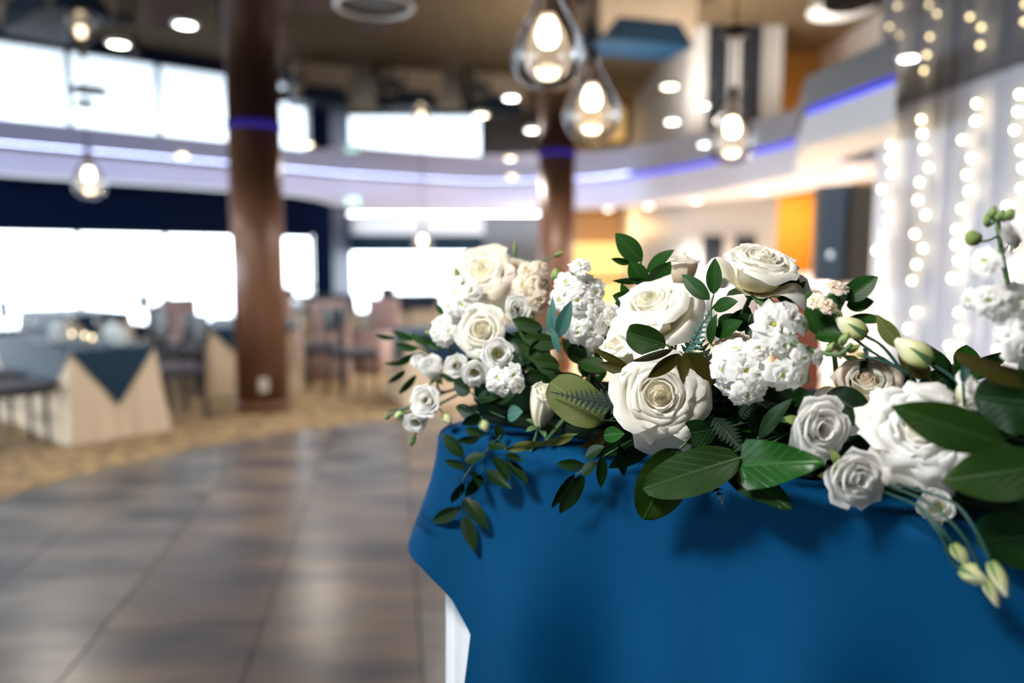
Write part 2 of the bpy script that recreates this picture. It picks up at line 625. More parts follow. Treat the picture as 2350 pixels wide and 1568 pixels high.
for px, py, lab, mt in (
        (425, 52, 'just left of the thick column', m_spot), (272, 97, 'between the two window posts at top left', m_spot),
        (43, 167, 'at the far left above the windows', m_spot), (40, 263, 'at the far left, lower of the pair', m_spot),
        (418, 355, 'low beside the thick column over the window edge', m_spotw), (1173, 222, 'left of the nearest glass pendant', m_spot),
        (1104, 262, 'above the right end of the far window', m_spotw), (1220, 297, 'touching the far column', m_spot),
        (1171, 362, 'above the stone wall, upper one', m_spotw), (1175, 404, 'above the stone wall, lower one', m_spotw),
        (1543, 277, 'right of the second glass pendant', m_spot), (1610, 240, 'over the white wall and its dark doors', m_spot),
        (1617, 330, 'close to the third glass pendant', m_spot), (1537, 195, 'dim and orange over the bar side', m_spotw),
        (705, 330, 'right of the thick column', m_spotw), (2085, 130, 'next to the curtain top', m_spot)):
    p = onz(px, py, CEIL)
    downlight(p, CEIL, 'round recessed ceiling downlight ' + lab, mt, .05, lit=30 if 'white wall' in lab else 80 if 'far column' in lab else 0 if 'low beside' in lab or 'curtain' in lab or 'glass pendant' in lab or 'close to the third' in lab else 34)
for px, py, lab in ((1950, 407, 'nearest the loudspeaker'), (1812, 437, 'left of the loudspeaker'), (1710, 460, 'third from the loudspeaker'),
                    (1625, 475, 'fourth from the loudspeaker'), (1555, 490, 'fifth from the loudspeaker')):
    p = onz(px, py, 2.33)
    pc = fr[np.argmin(np.linalg.norm(fr - p[:2], axis=1))]
    k = int(np.argmin(np.linalg.norm(fr - p[:2], axis=1)))
    q = fr[k] + nn[k] * .45
    zb = ringz(fr[k][0])
    downlight(q, zb - .001, 'small white downlight under the bulkhead edge, ' + lab, m_spot, .05, lit=380)
# out-of-view fixture added to match the head table's key spot
downlight((-0.85, 0.26), CEIL, 'added wide ceiling spotlight, out of view in front of the head table', m_spot, .24, lit=0)

# pendant lamps: clear glass drops around a glowing bulb
m_drop = glassmat('pendant_glass', (0.985, 0.985, 0.99), 1.45, .8)
m_bulb = emat('warm_bulb_glow', (1.0, 0.80, 0.55), 9.0)
m_frost = glassmat('inner_amber_glass', (0.99, 0.96, 0.92), 1.5, 2.0)
_nt = m_frost.node_tree
_d = _nt.nodes.new('ShaderNodeBsdfTranslucent')
_d.inputs[0].default_value = (1, .93, .85, 1)
_x = _nt.nodes.new('ShaderNodeMixShader')
_x.inputs[0].default_value = .10
_o = [n for n in _nt.nodes if n.type == 'OUTPUT_MATERIAL'][0]
_l = _o.inputs[0].links[0].from_socket
_nt.links.new(_l, _x.inputs[1])
_nt.links.new(_d.outputs[0], _x.inputs[2])
_nt.links.new(_x.outputs[0], _o.inputs[0])
m_cord = mat('black_cord', (0.01, 0.01, 0.01), 0.5)
m_brass = mat('dark_bronze', lin('#3b2f28'), 0.35, 0.8)


def catmull(pts, n):
    pts = np.asarray(pts, float)
    q = np.vstack([2 * pts[0] - pts[1], pts, 2 * pts[-1] - pts[-2]])
    out = []
    m = len(pts) - 1
    for k in range(n):
        s = k / (n - 1) * m
        i = min(int(s), m - 1)
        t = s - i
        a, b, c, d = q[i], q[i + 1], q[i + 2], q[i + 3]
        out.append(.5 * ((2 * b) + (-a + c) * t + (2 * a - 5 * b + 4 * c - d) * t * t + (-a + 3 * b - 3 * c + d) * t ** 3))
    return np.array(out)


def pendant(px, py, Y, w_px, label, squash=1.0):
    c = P(px, py, Y)
    R = w_px / 2 / F_PX * Y
    t = thing('glass_pendant', c, label, 'lamp', 'clear glass drop pendants')
    x, y, z = c
    outer = catmull([(.02, -1.02), (.45, -.96), (.86, -.62), (1.0, -.1), (.86, .45), (.55, 1.0), (.30, 1.5), (.17, 1.9)], 30) * R
    MB().lathe(outer.tolist(), c, n=36, cap=False).obj('glass_drop', m_drop, t, True)
    inner = catmull([(.02, -.76), (.42, -.64), (.62, -.22), (.56, .2), (.36, .62), (.18, .98)], 20) * R
    MB().lathe(inner.tolist(), c, n=28, cap=False).obj('inner_glass', m_frost, t, True)
    bulb = catmull([(.02, .10), (.20, .16), (.29, .36), (.25, .62), (.15, .82), (.10, .95)], 16) * R
    MB().lathe(bulb.tolist(), c, n=20).obj('bulb', m_bulb, t, True)
    MB().lathe([(.13 * R, .84 * R), (.16 * R, .9 * R), (.16 * R, 1.85 * R), (.19 * R, 1.9 * R), (.19 * R, 2.05 * R), (.05 * R, 2.2 * R)], c, n=20).obj('socket', m_brass, t, True)
    MB().tube([(x, y, z + 2.15 * R), (x, y, CEIL - .02)], .006, 8).obj('cord', m_cord, t)
    MB().lathe([(.06, CEIL - .026), (.075, CEIL - .01), (.075, CEIL - .001)], (x, y, 0), n=24).obj('canopy', m_brass, t, True)


pendant(1257, 118, 2.9, 165, 'largest clear glass pendant lamp at the top of the picture')
pendant(1358, 258, 3.65, 130, 'second clear glass pendant just behind the largest one')
pendant(1680, 320, 4.46, 108, 'third smaller glass pendant in front of the white bulkhead')
pendant(970, 562, 12.0, 44, 'tiny far glass pendant against the back window')
pendant(205, 418, 6.4, 70, 'glass pendant hanging in front of the navy window blind')
p = onz(860, 8, CEIL)
t = thing('ceiling_ring', (p[0], p[1], CEIL), 'pale round ring fitting on the black ceiling', 'ceiling fitting')
a = np.linspace(0, 2 * math.pi, 40)
MB().tube(np.stack([p[0] + .19 * np.cos(a), p[1] + .19 * np.sin(a), np.full(40, CEIL - .0125)], 1), .012, 8).obj('rim', m_trim, t, True)
MB().lathe([(.185, CEIL - .008), (.185, CEIL - .0005)], (p[0], p[1], 0), n=36).obj('grille', m_black, t)
p = onz(205, 208, CEIL)
t = thing('ceiling_disc', (p[0], p[1], CEIL), 'dark flat disc fitting on the mirror ceiling at upper left', 'ceiling fitting')
MB().lathe([(.12, CEIL - .02), (.13, CEIL - .012), (.13, CEIL - .0005)], (p[0], p[1], 0), n=32).obj('plate', m_black, t, True)

# ------------------------------------------------------------------ curtain and its light strings
m_curtain = mat('white_sheer_fabric', (0.70, 0.73, 0.84), 0.8, bump=.15, bscale=40, spec=0.1)
CL = resample([(3.20, 6.85), (3.30, 4.94), (3.42, 2.7)], 420)
ct = np.gradient(CL, axis=0)
ct /= np.linalg.norm(ct, axis=1)[:, None]
cn = np.stack([ct[:, 1], -ct[:, 0]], 1)
cn = np.where((cn[:, :1] > 0), -cn, cn)
s = np.r_[0, np.cumsum(np.linalg.norm(np.diff(CL, axis=0), axis=1))]
v = []
zs = [0.03, .5, 1.1, 1.7, 2.2, 2.6, CEIL - .012]
for z in zs:
    amp = .030 - .010 * z / 2.7
    wv = amp * (np.sin(s * 41 + .8 * np.sin(s * 5.1)) + .45 * np.sin(s * 83 + z * .5 + 2 * np.sin(s * 3)))
    v.append(np.c_[CL + cn * (wv[:, None]), np.full(420, z)])
t = thing('curtain', (CL[0][0], CL[0][1], 0.0), 'tall white draped curtain behind the head table', 'curtain')
MB().add(np.concatenate(v), gridf(420, len(zs))).obj('drape', m_curtain, t, True)
MB().tube(np.c_[CL[::20] - cn[::20] * .05, np.full(21, CEIL - .02)], .012, 8).obj('rail', m_trim, t)

STR = {
    'leftmost': [(2037, 297), (2045, 332), (2042, 363), (2046, 398), (2023, 434), (2037, 467), (2037, 503), (2028, 538), (2011, 574), (2023, 610), (2018, 640), (2023, 676), (2020, 707)],
    'second': [(2114, 273), (2117, 305), (2120, 342), (2131, 383), (2110, 417), (2106, 458), (2124, 492), (2099, 536), (2118, 569), (2103, 606), (2093, 643), (2103, 716), (2084, 753), (2090, 800)],
    'third': [(2241, 236), (2239, 276), (2209, 320), (2230, 361), (2219, 400), (2224, 438), (2207, 478), (2195, 525), (2194, 560), (2200, 597), (2185, 638), (2200, 716), (2204, 757), (2178, 792)],
    'rightmost': [(2340, 215), (2336, 255), (2328, 297), (2344, 343), (2347, 384), (2344, 431), (2311, 472), (2337, 505), (2326, 560), (2321, 607), (2324, 640), (2310, 690), (2304, 730), (2304, 765), (2290, 800)],
}
m_fairy = emat('warm_string_bulb', (1.0, 0.78, 0.42), 11.0)
for nm, pts in STR.items():
    W = [on_line(x, y, CL[250] + cn[250] * .075, nrm(CL[300] - CL[60])) for x, y in pts]
    top = W[0].copy()
    top[2] = CEIL - .02
    t = thing('light_string', top, nm + ' string of warm fairy lights hanging down the white curtain', 'string lights', 'fairy light strings on the curtain')
    bot = W[-1].copy()
    bot[2] = .6
    MB().tube(catmull([top] + W + [bot], 60), .0015, 5).obj('wire', m_trim, t)
    rb = random.Random(len(nm))
    for q in W:
        k = MB().ball(q - [0, 0, .004], -.0 + .0140 * (0.88 + .2 * rb.random()), 10, 7)
        k.obj('bulb', m_fairy, t, True)
    for q in range(8):
        z = W[-1][2] - .13 * (q + 1)
        if z > .65:
            MB().ball((W[-1][0] + .02 * rb.uniform(-1, 1), W[-1][1] + .02 * rb.uniform(-1, 1), z), .0165, 8, 6).obj('bulb', m_fairy, t, True)

# loudspeaker on its pole stand
m_spk = mat('black_speaker_cabinet', lin('#241e1a'), 0.5)
m_grl = mat('speaker_grille', lin('#1b2a38'), 0.45, 0.4)
spx = P(1930, 545, 6.15)
t = thing('loudspeaker', (spx[0], spx[1], 1.27), 'tall black loudspeaker on a pole beside the white curtain', 'loudspeaker')
ang = math.radians(33)
ca, sa = math.cos(ang), math.sin(ang)


def sl(x, y):
    return (spx[0] + ca * x - sa * y, spx[1] + sa * x + ca * y)


H0, H1 = 1.27, 2.03
poly = [sl(-.15, -.17), sl(.15, -.17), sl(.17, .10), sl(.09, .19), sl(-.09, .19), sl(-.17, .10)]
MB().prism(poly, H0, H1).obj('cabinet', m_spk, t)
c = sl(-.165, -.04)
g = MB().box((*sl(-.168, -.035), (H0 + H1) / 2), (.014, .25, .70), ang - .08, .004).obj('grille', m_grl, t)
MB().box((*sl(-.178, -.035), H0 + .22), (.006, .05, .05), ang - .08, .002).obj('badge', m_steel, t)
MB().box((*sl(.164, -.02), H0 + .38), (.012, .10, .12), ang, .003).obj('side_handle', m_black, t)
t2 = thing('speaker_stand', (spx[0], spx[1], 0), 'black tripod stand carrying the loudspeaker', 'stand')
MB().tube([(spx[0], spx[1], .18), (spx[0], spx[1], H0 - .002)], .018, 10).obj('pole', m_black, t2)
for k in range(3):
    a = 2.1 * k + .4
    e = (spx[0] + .45 * math.cos(a), spx[1] + .45 * math.sin(a), .012)
    MB().tube([(spx[0], spx[1], .62), e], .011, 8).obj('leg', m_black, t2)

# ------------------------------------------------------------------ tables, chairs and settings in the hall
m_ivory = mat('ivory_tablecloth', lin('#d8c8b2'), 0.85, spec=0.1, bump=.2, bscale=30)
m_overlay = mat('dark_teal_overlay', lin('#062f4b'), 0.55, spec=0.35)
m_dark = mat('dark_chair_wood', lin('#171b24'), 0.4)
m_seat = mat('grey_seat_fabric', lin('#484b58'), 0.8)
m_cover = mat('rosy_grey_chair_cover', lin('#a08c8c'), 0.85, spec=0.1)
m_napkin = mat('pale_blue_napkin', lin('#cfe0ea'), 0.8)
m_wine = glassmat('wine_glass', (0.97, 0.98, 1.0), 1.5, 1.6)
m_candle = emat('candle_glow', (1.0, 0.78, 0.45), 4.0)


def pleat(hx, hy, n, amp, flare, z, ztop):
    """outline of a rectangular cloth with soft folds, wider and wavier towards the floor"""
    per = []
    f = 1 - z / ztop
    for k in range(n):
        s = k / n * 4
        e, u = int(s), s - int(s)
        w = amp * f * (math.sin(k * 2 * math.pi * 7 / n * 1.0) + .5 * math.sin(k * 2 * math.pi * 19 / n))
        o = flare * f
        # corners hang out as cones
        cone = .5 * flare * f * (abs(2 * u - 1) ** 4)
        X, Y = hx + o + w + cone, hy + o + w + cone
        per.append([(-X + 2 * X * u, -Y), (X, -Y + 2 * Y * u), (X - 2 * X * u, Y), (-X, Y - 2 * Y * u)][e])
    return per


def banquet_table(x, y, rz, L, W, label, clabel, olabel, h=.74, tri=.46):
    t = thing('banquet_table', (x, y, 0), label, 'table', None, rz)
    def loc(mb, name, m, par, smooth=False, rotz=rz, base=(x, y)):
        o = mb.obj(name, m, None, smooth)
        o.parent = par
        return o
    loc(MB().box((0, 0, h - .025), (L - .04, W - .04, .04), bev=.008), 'table_top', m_dark, t)
    for sx in (-1, 1):
        for sy in (-1, 1):
            loc(MB().tube([(sx * (L / 2 - .15), sy * (W / 2 - .12), .0), (sx * (L / 2 - .15), sy * (W / 2 - .12), h - .045)], .018, 8), 'leg', m_black, t)
    c = thing('tablecloth', (x, y, 0), clabel, 'tablecloth', 'ivory floor length tablecloths', rz)
    n = 96
    zsr = [.012, .12, .3, .5, h - .02, h + .002]
    v = []
    for z in zsr:
        v += [(a, b, z) for a, b in pleat(L / 2, W / 2, n, .012, .055, z, h)]
    f = []
    for i in range(len(zsr) - 1):
        for k in range(n):
            j = (k + 1) % n
            f.append((i * n + k, i * n + j, i * n + n + j, i * n + n + k))
    f.append(tuple(range((len(zsr) - 1) * n, len(zsr) * n)))
    loc(MB().add(v, f), 'cloth', m_ivory, c)
    o = thing('table_overlay', (x, y, h), olabel, 'overlay cloth', 'dark teal overlays', rz)
    mb = MB()
    z1 = h + .008
    X, Y = L / 2 + .012, W / 2 + .012
    mb.add([(-X, -Y, z1), (X, -Y, z1), (X, Y, z1), (-X, Y, z1)], [(0, 1, 2, 3)])
    for sx in (-1, 1):
        mb.add([(sx * X, -Y, z1), (sx * X, Y, z1), (sx * (X + .035), .0, z1 - tri), (sx * (X + .022), -Y * .5, z1 - tri * .5), (sx * (X + .022), Y * .5, z1 - tri * .5)],
               [(0, 3, 4, 1), (3, 2, 4)])
    for sy in (-1, 1):
        mb.add([(-X, sy * Y, z1), (X, sy * Y, z1), (X * .66, sy * (Y + .02), z1 - tri * .7), (-X * .66, sy * (Y + .02), z1 - tri * .7)], [(0, 1, 2, 3)])
    ob = loc(mb, 'overlay', m_overlay, o)
    ob.location = (0, 0, -h)
    return t


def lp(x, y, rz, a, b):
    return (x + math.cos(rz) * a - math.sin(rz) * b, y + math.sin(rz) * a + math.cos(rz) * b)


def chair_proto():
    t = thing('dining_chair', (0, 0, 0), 'x', 'chair', 'dark dining chairs')
    MB().box((0, 0, .47), (.44, .43, .06), bev=.02).obj('seat', m_seat, t)
    MB().box((0, 0, .425), (.42, .41, .03)).obj('seat_frame', m_dark, t)
    for sx in (-1, 1):
        MB().tube([(sx * .19, .18, 0), (sx * .19, .18, .41)], [.014, .019], 8).obj('leg', m_dark, t)
        MB().tube([(sx * .19, -.22, 0), (sx * .19, -.19, .42), (sx * .19, -.20, .6), (sx * .18, -.26, .96)], .018, 8).obj('leg', m_dark, t)
    mb = MB()
    for k in range(6):
        a = (k / 5 - .5) * .36
        mb.box((a, -.235 - .02 * (1 - (a / .18) ** 2), .83), (.075, .022, .25))
    mb.obj('backrest', m_dark, t)
    MB().tube([(-.19, .18, .2), (.19, .18, .2)], .010, 6).obj('stretcher', m_dark, t)
    return t


proto = chair_proto()
used = [False]


def chair(x, y, face, label):
    rz = face - math.pi / 2
    if not used[0]:
        used[0] = True
        proto.location = (x, y, 0)
        proto.rotation_euler = (0, 0, rz)
        proto['label'] = label
        return proto
    return dup(proto, (x, y, 0), rz, label)


def cover_proto(x, y, face, label):
    rz = face - math.pi / 2
    t = thing('covered_chair', (x, y, 0), label, 'chair', 'fabric covered chairs', rz)
    def loc(mb, name, m):
        o = mb.obj(name, m, None, True)
        o.parent = t
    loc(MB().box((0, 0, .24), (.47, .46, .46), bev=.03), 'skirt', m_cover)
    loc(MB().box((0, .01, .49), (.46, .44, .06), bev=.025), 'seat', m_cover)
    loc(MB().box((0, -.25, .50), (.47, .09, .92), bev=.03), 'backrest', m_cover)
    return t


# table 1: its short end towards us
e0, e1 = onz(166, 1030), onz(384, 993)
ed = nrm(e1[:2] - e0[:2])
ew = float(np.linalg.norm(e1[:2] - e0[:2])) - .10
ld = np.array([-ed[1], ed[0]])
mid = (e0[:2] + e1[:2]) / 2 + ld * .06
T1 = mid + ld * .92
r1 = math.atan2(-ld[1], -ld[0])
banquet_table(T1[0], T1[1], r1, 1.83, ew, 'long banquet table nearest the left edge, hidden under cloths',
              'ivory cloth of the nearest table, its corner pointing this way', 'dark teal overlay with a hanging point on the nearest table')
q0, q1 = onz(478, 917), onz(690, 905)
ed2 = nrm(q1[:2] - q0[:2])
ld2 = np.array([-ed2[1], ed2[0]])
mid2 = (q0[:2] + q1[:2]) / 2
T2 = mid2 + ld2 * .95
r2 = math.atan2(-ld2[1], -ld2[0])
banquet_table(T2[0], T2[1], r2, 1.83, .86, 'banquet table standing behind the thick column', 'ivory cloth showing on both sides of the thick column',
              'dark teal overlay on the table behind the thick column')
p3 = onz(960, 935)
T3 = (p3[0] + .50, p3[1] + .55)
banquet_table(T3[0], T3[1], .35, 1.5, .8, 'table half hidden behind the left end of the flowers', 'ivory cloth hanging beside the left end of the flowers',
              'dark teal overlay on the table behind the flowers')
far = [(-4.0, 16.4, .5, 'left'), (-2.2, 16.9, .4, 'middle'), (-.4, 17.3, .45, 'right')]
for x, y, a, w in far:
    banquet_table(x, y, a, 1.1, .8, w + ' one of three far tables before the back window', 'ivory cloth of the %s far table before the back window' % w,
                  'dark overlay of the %s far table before the back window' % w)
banquet_table(-6.3, 11.0, r1, 1.83, .8, 'banquet table close to the left windows', 'ivory cloth of the table close to the left windows', 'dark teal overlay of the table close to the left windows')
banquet_table(1.9, 12.2, .3, 1.5, .85, 'banquet table near the white wall with dark doors', 'ivory cloth of the table near the dark doors', 'dark overlay of the table near the dark doors')

nd = -np.array([ed[0], ed[1]])
fn = math.atan2(ed[1], ed[0])
for s_, lab in ((.40, 'dark chair at the near side of the nearest table, cut by the left edge'), (1.25, 'dark chair further along the near side of the nearest table')):
    q = mid + ld * s_ - ed * (ew / 2 + .30)
    chair(q[0], q[1], fn, lab)
for s_, lab in ((.45, 'dark chair behind the nearest table, right of its white napkins'), (1.2, 'dark chair behind the nearest table at the far left')):
    q = mid + ld * s_ + ed * (ew / 2 + .36)
    chair(q[0], q[1], fn + math.pi, lab)
fn2 = math.atan2(ed2[1], ed2[0])
for s_, sg, lab in ((.35, -1, 'dark chair left of the thick column with a grey seat'), (1.1, -1, 'second dark chair left of the thick column'),
                    (.4, 1, 'dark chair just right of the thick column')):
    q = mid2 + ld2 * s_ + ed2 * sg * (.43 + .34)
    chair(q[0], q[1], fn2 + (0 if sg < 0 else math.pi), lab)
q = onz(812, 905)
chair(q[0], q[1], math.radians(35), 'dark chair with a grey seat beside the left end of the flowers')
for (x, y, f_, lab) in ((-6.42, 10.08, fn, 'dark chair in front of the window table, left one'), (-7.1, 10.66, fn, 'dark chair in front of the window table, right one'),
                        (-5.82, 11.62, fn + 3.14, 'dark chair behind the window table, nearest the glass'), (-4.2, 12.2, 2.6, 'lone dark chair near the window corner'),
                        (-4.3, 15.3, 1.0, 'dark chair by the left far table'), (-2.4, 15.8, 1.0, 'dark chair by the middle far table'), (-.7, 16.2, 1.2, 'dark chair by the right far table'),
                        (.7, 11.1, .9, 'dark chair near the far column')):
    chair(x, y, f_, lab)
for px, py, fc, lab in ((762, 868, math.radians(-75), 'rosy grey covered chair between two dark chairs'), (860, 850, math.radians(-110), 'rosy grey covered chair behind the dark chair by the flowers'),
                        (648, 828, math.radians(-60), 'rosy grey covered chair hidden behind the thick column'), (430, 850, math.radians(-50), 'rosy grey covered chair before the left windows')):
    q = onz(px, py)
    cover_proto(q[0], q[1], fc, lab)


def wine_glass(x, y, z, label, s=1.0):
    t = thing('wine_glass', (x, y, z), label, 'glass', 'wine glasses on the tables')
    MB().lathe(catmull([(.034, .0005), (.012, .004), (.005, .02), (.004, .085)], 10).tolist(), (x, y, z), n=14).obj('stem', m_wine, t, True)
    MB().lathe(catmull([(.005, .085), (.028, .10), (.038, .13), (.036, .17), (.031, .20)], 12).tolist(), (x, y, z), n=16, cap=False).obj('bowl', m_wine, t, True)


def napkin(x, y, z, rz, label):
    t = thing('folded_napkin', (x, y, z), label, 'napkin', 'folded napkins on the tables')
    c, s_ = math.cos(rz), math.sin(rz)
    v, f = [], []
    for k in range(9):
        a = math.pi * (k / 8 - .5)
        r = .055 * (1 + .25 * (k % 2))
        for h, rr in ((.001, r), (.09, r * 1.15), (.17, r * .55)):
            lx, ly = rr * math.sin(a), -rr * math.cos(a) * .6
            v.append((x + c * lx - s_ * ly, y + s_ * lx + c * ly, z + h - .02 * abs(math.sin(a)) * (h > .1)))
    for k in range(8):
        for j in range(2):
            f.append((k * 3 + j, k * 3 + 3 + j, k * 3 + 4 + j, k * 3 + 1 + j))
    MB().add(v, f).obj('fan', m_napkin, t)


def votive(x, y, z, label):
    t = thing('votive_candle', (x, y, z), label, 'candle', 'votive candles on the tables')
    MB().lathe([(.028, .001), (.033, .004), (.036, .07)], (x, y, z), n=14, cap=False).obj('glass_cup', m_wine, t, True)
    MB().lathe([(.028, .003), (.028, .035)], (x, y, z), n=12).obj('wax', mat('candle_wax', (.8, .75, .6), .5), t)
    MB().ball((x, y, z + .05), .010, 8, 6, (1, 1, 1.6)).obj('flame', m_candle, t, True)


def on_t1(a, b):
    return lp(T1[0], T1[1], r1, a, b)


zt = .751
for k, (a, b, lab) in enumerate(((.55, .20, 'nearest the hanging cloth point'), (.35, -.18, 'second along the near side'), (.10, .22, 'in the middle of the far side'),
                                 (-.15, -.2, 'in the middle of the near side'), (-.4, .2, 'towards the left on the far side'), (-.62, -.16, 'at the far left end'))):
    wine_glass(*on_t1(a, b), zt, 'clear wine glass on the nearest table, ' + lab)
for a, b, rz, lab in ((.72, .12, .4, 'at its near end'), (.30, .24, .2, 'beside the middle glasses'), (.02, -.10, .8, 'in its centre')):
    napkin(*on_t1(a, b), zt, rz, 'pale folded napkin standing on the nearest table, ' + lab)
for a, b, lab in ((.45, .02, 'by the first napkin'), (.18, .06, 'in the middle'), (-.05, .04, 'beside the centre glass'), (-.3, -.02, 'towards the left')):
    votive(*on_t1(a, b), zt, 'small lit votive on the nearest table ' + lab)
for k, (a, b) in enumerate(((.6, .1), (.3, -.2), (0, .15), (-.4, -.1))):
    wine_glass(*lp(T2[0], T2[1], r2, a, b), zt, 'wine glass on the table behind the thick column, %s' % ('front one', 'second one', 'third one', 'rear one')[k])
napkin(*lp(T2[0], T2[1], r2, .5, .28), zt, .3, 'pale folded napkin on the table behind the thick column')
for k, (a, b) in enumerate(((-.3, -.1), (0, .05), (.3, -.05))):
    votive(*lp(T3[0], T3[1], .35, a, b), zt, 'lit votive on the table behind the flowers, %s' % ('left one', 'middle one', 'right one')[k])

# ------------------------------------------------------------------ head table on its riser
TOPZ = 1.17
E0 = np.array([-0.122, 1.200])
AV, NV = nrm([.767, -.642]), nrm([.642, .767])
m_riser = mat('grey_riser_carpet', lin('#3c3d42'), 0.9)
m_blue = None


def cloth_mat(name, col, rough, weave, sheen):
    m = bpy.data.materials.new(name)
    m.use_nodes = True
    nt = m.node_tree
    b = nt.nodes['Principled BSDF']
    b.inputs['Base Color'].default_value = (*col, 1)
    b.inputs['Roughness'].default_value = rough
    b.inputs['Specular IOR Level'].default_value = 0.06
    b.inputs['Sheen Weight'].default_value = sheen
    b.inputs['Sheen Tint'].default_value = (.35, .65, 1, 1)
    tc = nt.nodes.new('ShaderNodeTexCoord')
    n = nt.nodes.new('ShaderNodeTexNoise')
    n.inputs['Scale'].default_value = weave
    n.inputs['Detail'].default_value = 2
    bp = nt.nodes.new('ShaderNodeBump')
    bp.inputs['Strength'].default_value = .25
    bp.inputs['Distance'].default_value = .001
    nt.links.new(tc.outputs['Object'], n.inputs['Vector'])
    nt.links.new(n.outputs[0], bp.inputs['Height'])
    nt.links.new(bp.outputs[0], b.inputs['Normal'])
    return m


m_blue = cloth_mat('teal_blue_polyester', (0.0, 0.043, 0.122), .75, 900, .0)
m_skirt = cloth_mat('white_skirt_fabric', (.72, .76, .82), .8, 500, .1)


def fp(s, o=0.0):
    """plan point along the table: s along its front edge from the left corner, o behind it"""
    return E0 + AV * s + NV * o


R0 = [fp(-.12, -.14), fp(2.6, -.14), fp(2.6, 2.3), fp(-.12, 2.3)]
t = thing('stage_riser', (*fp(1.2, 1.0), 0), 'low grey carpeted riser under the head table', 'riser')
MB().prism(R0, .008, .41).obj('deck', m_riser, t)
t = thing('head_table', (*fp(.92, .38), .41), 'long head table hidden under the teal cloth', 'table')
MB().prism([fp(.035, .035), fp(1.82, .035), fp(1.82, .72), fp(.035, .72)], TOPZ - .035, TOPZ - .004).obj('table_top', m_dark, t)
for s_, o in ((.15, .12), (1.7, .12), (.15, .62), (1.7, .62)):
    MB().tube([(*fp(s_, o), .411), (*fp(s_, o), TOPZ - .036)], .016, 8).obj('leg', m_black, t)


def path(s, out):
    """front edge for s>0, left end for s<0, rounded corner, pushed outwards"""
    r = .03
    if s > r:
        return fp(s, -out)
    if s < -r:
        return fp(-out, -s)
    k = (s + r) / (2 * r) * math.pi / 2
    c = fp(r, r)
    d = -AV * math.cos(k) - NV * math.sin(k)
    return c + d * (r + out)


t = thing('table_skirt', (*fp(.9, .38), .41), 'white pleated skirt below the teal cloth at its left corner', 'table skirt')
ss = np.r_[np.linspace(-.74, -.04, 60), np.linspace(-.035, .035, 10), np.linspace(.04, 1.83, 150)]
v = []
for z in (.415, .7, 1.0, TOPZ - .004):
    v += [(*path(s, -.006 + .0035 * (1 + math.sin(s * 210)) * (1.3 - z) * 1.6), z) for s in ss]
MB().add(v, gridf(len(ss), 4)).obj('drape', m_skirt, t, True)


def smin(z):
    return float(np.interp(z, [.4, .89, .93, 1.015, 1.03, 1.06], [.135, .13, .09, -.045, -.20, -.74]))


def sstep(a, b, x):
    q = min(1, max(0, (x - a) / (b - a)))
    return q * q * (3 - 2 * q)


rows = [(-.20, TOPZ + .002), (-.03, TOPZ + .0025), (-.006, TOPZ + .001), (.004, TOPZ - .006)] + [(None, z) for z in np.linspace(TOPZ - .016, .62, 120)]
NS = 430
CRE = []
for A_, B_ in (((1432, 1215), (1548, 1568)), ((1118, 1235), (1222, 1510))):
    q1, q2 = on_line(*A_, E0, AV), on_line(*B_, E0, AV)
    CRE.append(((q1[:2] - E0) @ AV, q1[2], (q2[:2] - E0) @ AV, q2[2]))


def crease(s, z):
    o = 0.0
    for s1, z1, s2, z2 in CRE:
        L = math.hypot(s2 - s1, z2 - z1)
        u = ((s - s1) * (s2 - s1) + (z - z1) * (z2 - z1)) / L / L
        if -.15 < u < 1.15:
            d = ((s - s1) * (z2 - z1) - (z - z1) * (s2 - s1)) / L
            o += .0022 * math.exp(-(d / .005) ** 2) * min(1, (1.15 - abs(2 * u - 1)) * 4) if abs(2 * u - 1) < 1.15 else 0
    return o


v = []
for o, z in rows:
    dz = max(0, TOPZ - z)
    a = smin(z)
    for s in np.r_[np.linspace(a, .145, 90)[:-1], np.linspace(.145, 1.83, NS - 89)]:
        if o is not None:
            out = o
        else:
            out0 = crease(s, z)
            f1 = math.sin(s * 15.5 - .9 + dz * 1.6)
            f2 = math.sin(s * 33 + 1.2 - dz * 4)
            f3 = math.exp(-((s - .02) / .055) ** 2)
            out = .008 + out0 + dz * (.10 + (.10 * f1 + .055 * f2) * (1 - math.exp(-(s / .10) ** 2)) + .045) * sstep(0, .25, dz) + .030 * f3 * sstep(0, .2, dz) * (1 - .55 * sstep(.2, .34, dz))
        v.append((*path(s, out), z))
t = thing('teal_tablecloth', (*fp(.9, .38), TOPZ), 'plain teal blue cloth hanging over the front of the head table', 'tablecloth')
mb = MB().add(v, gridf(NS, len(rows)))
mb.prism([fp(.0, .10), fp(1.83, .10), fp(1.83, .75), fp(.0, .75)], TOPZ - .002, TOPZ + .0015)
mb.obj('cloth', m_blue, t, True)

# tall things on the floor beyond the table
m_redwood = mat('red_brown_wood', lin('#7a3a20'), 0.35)
m_whitecover = mat('white_stretch_cover', (.82, .82, .84), .8)


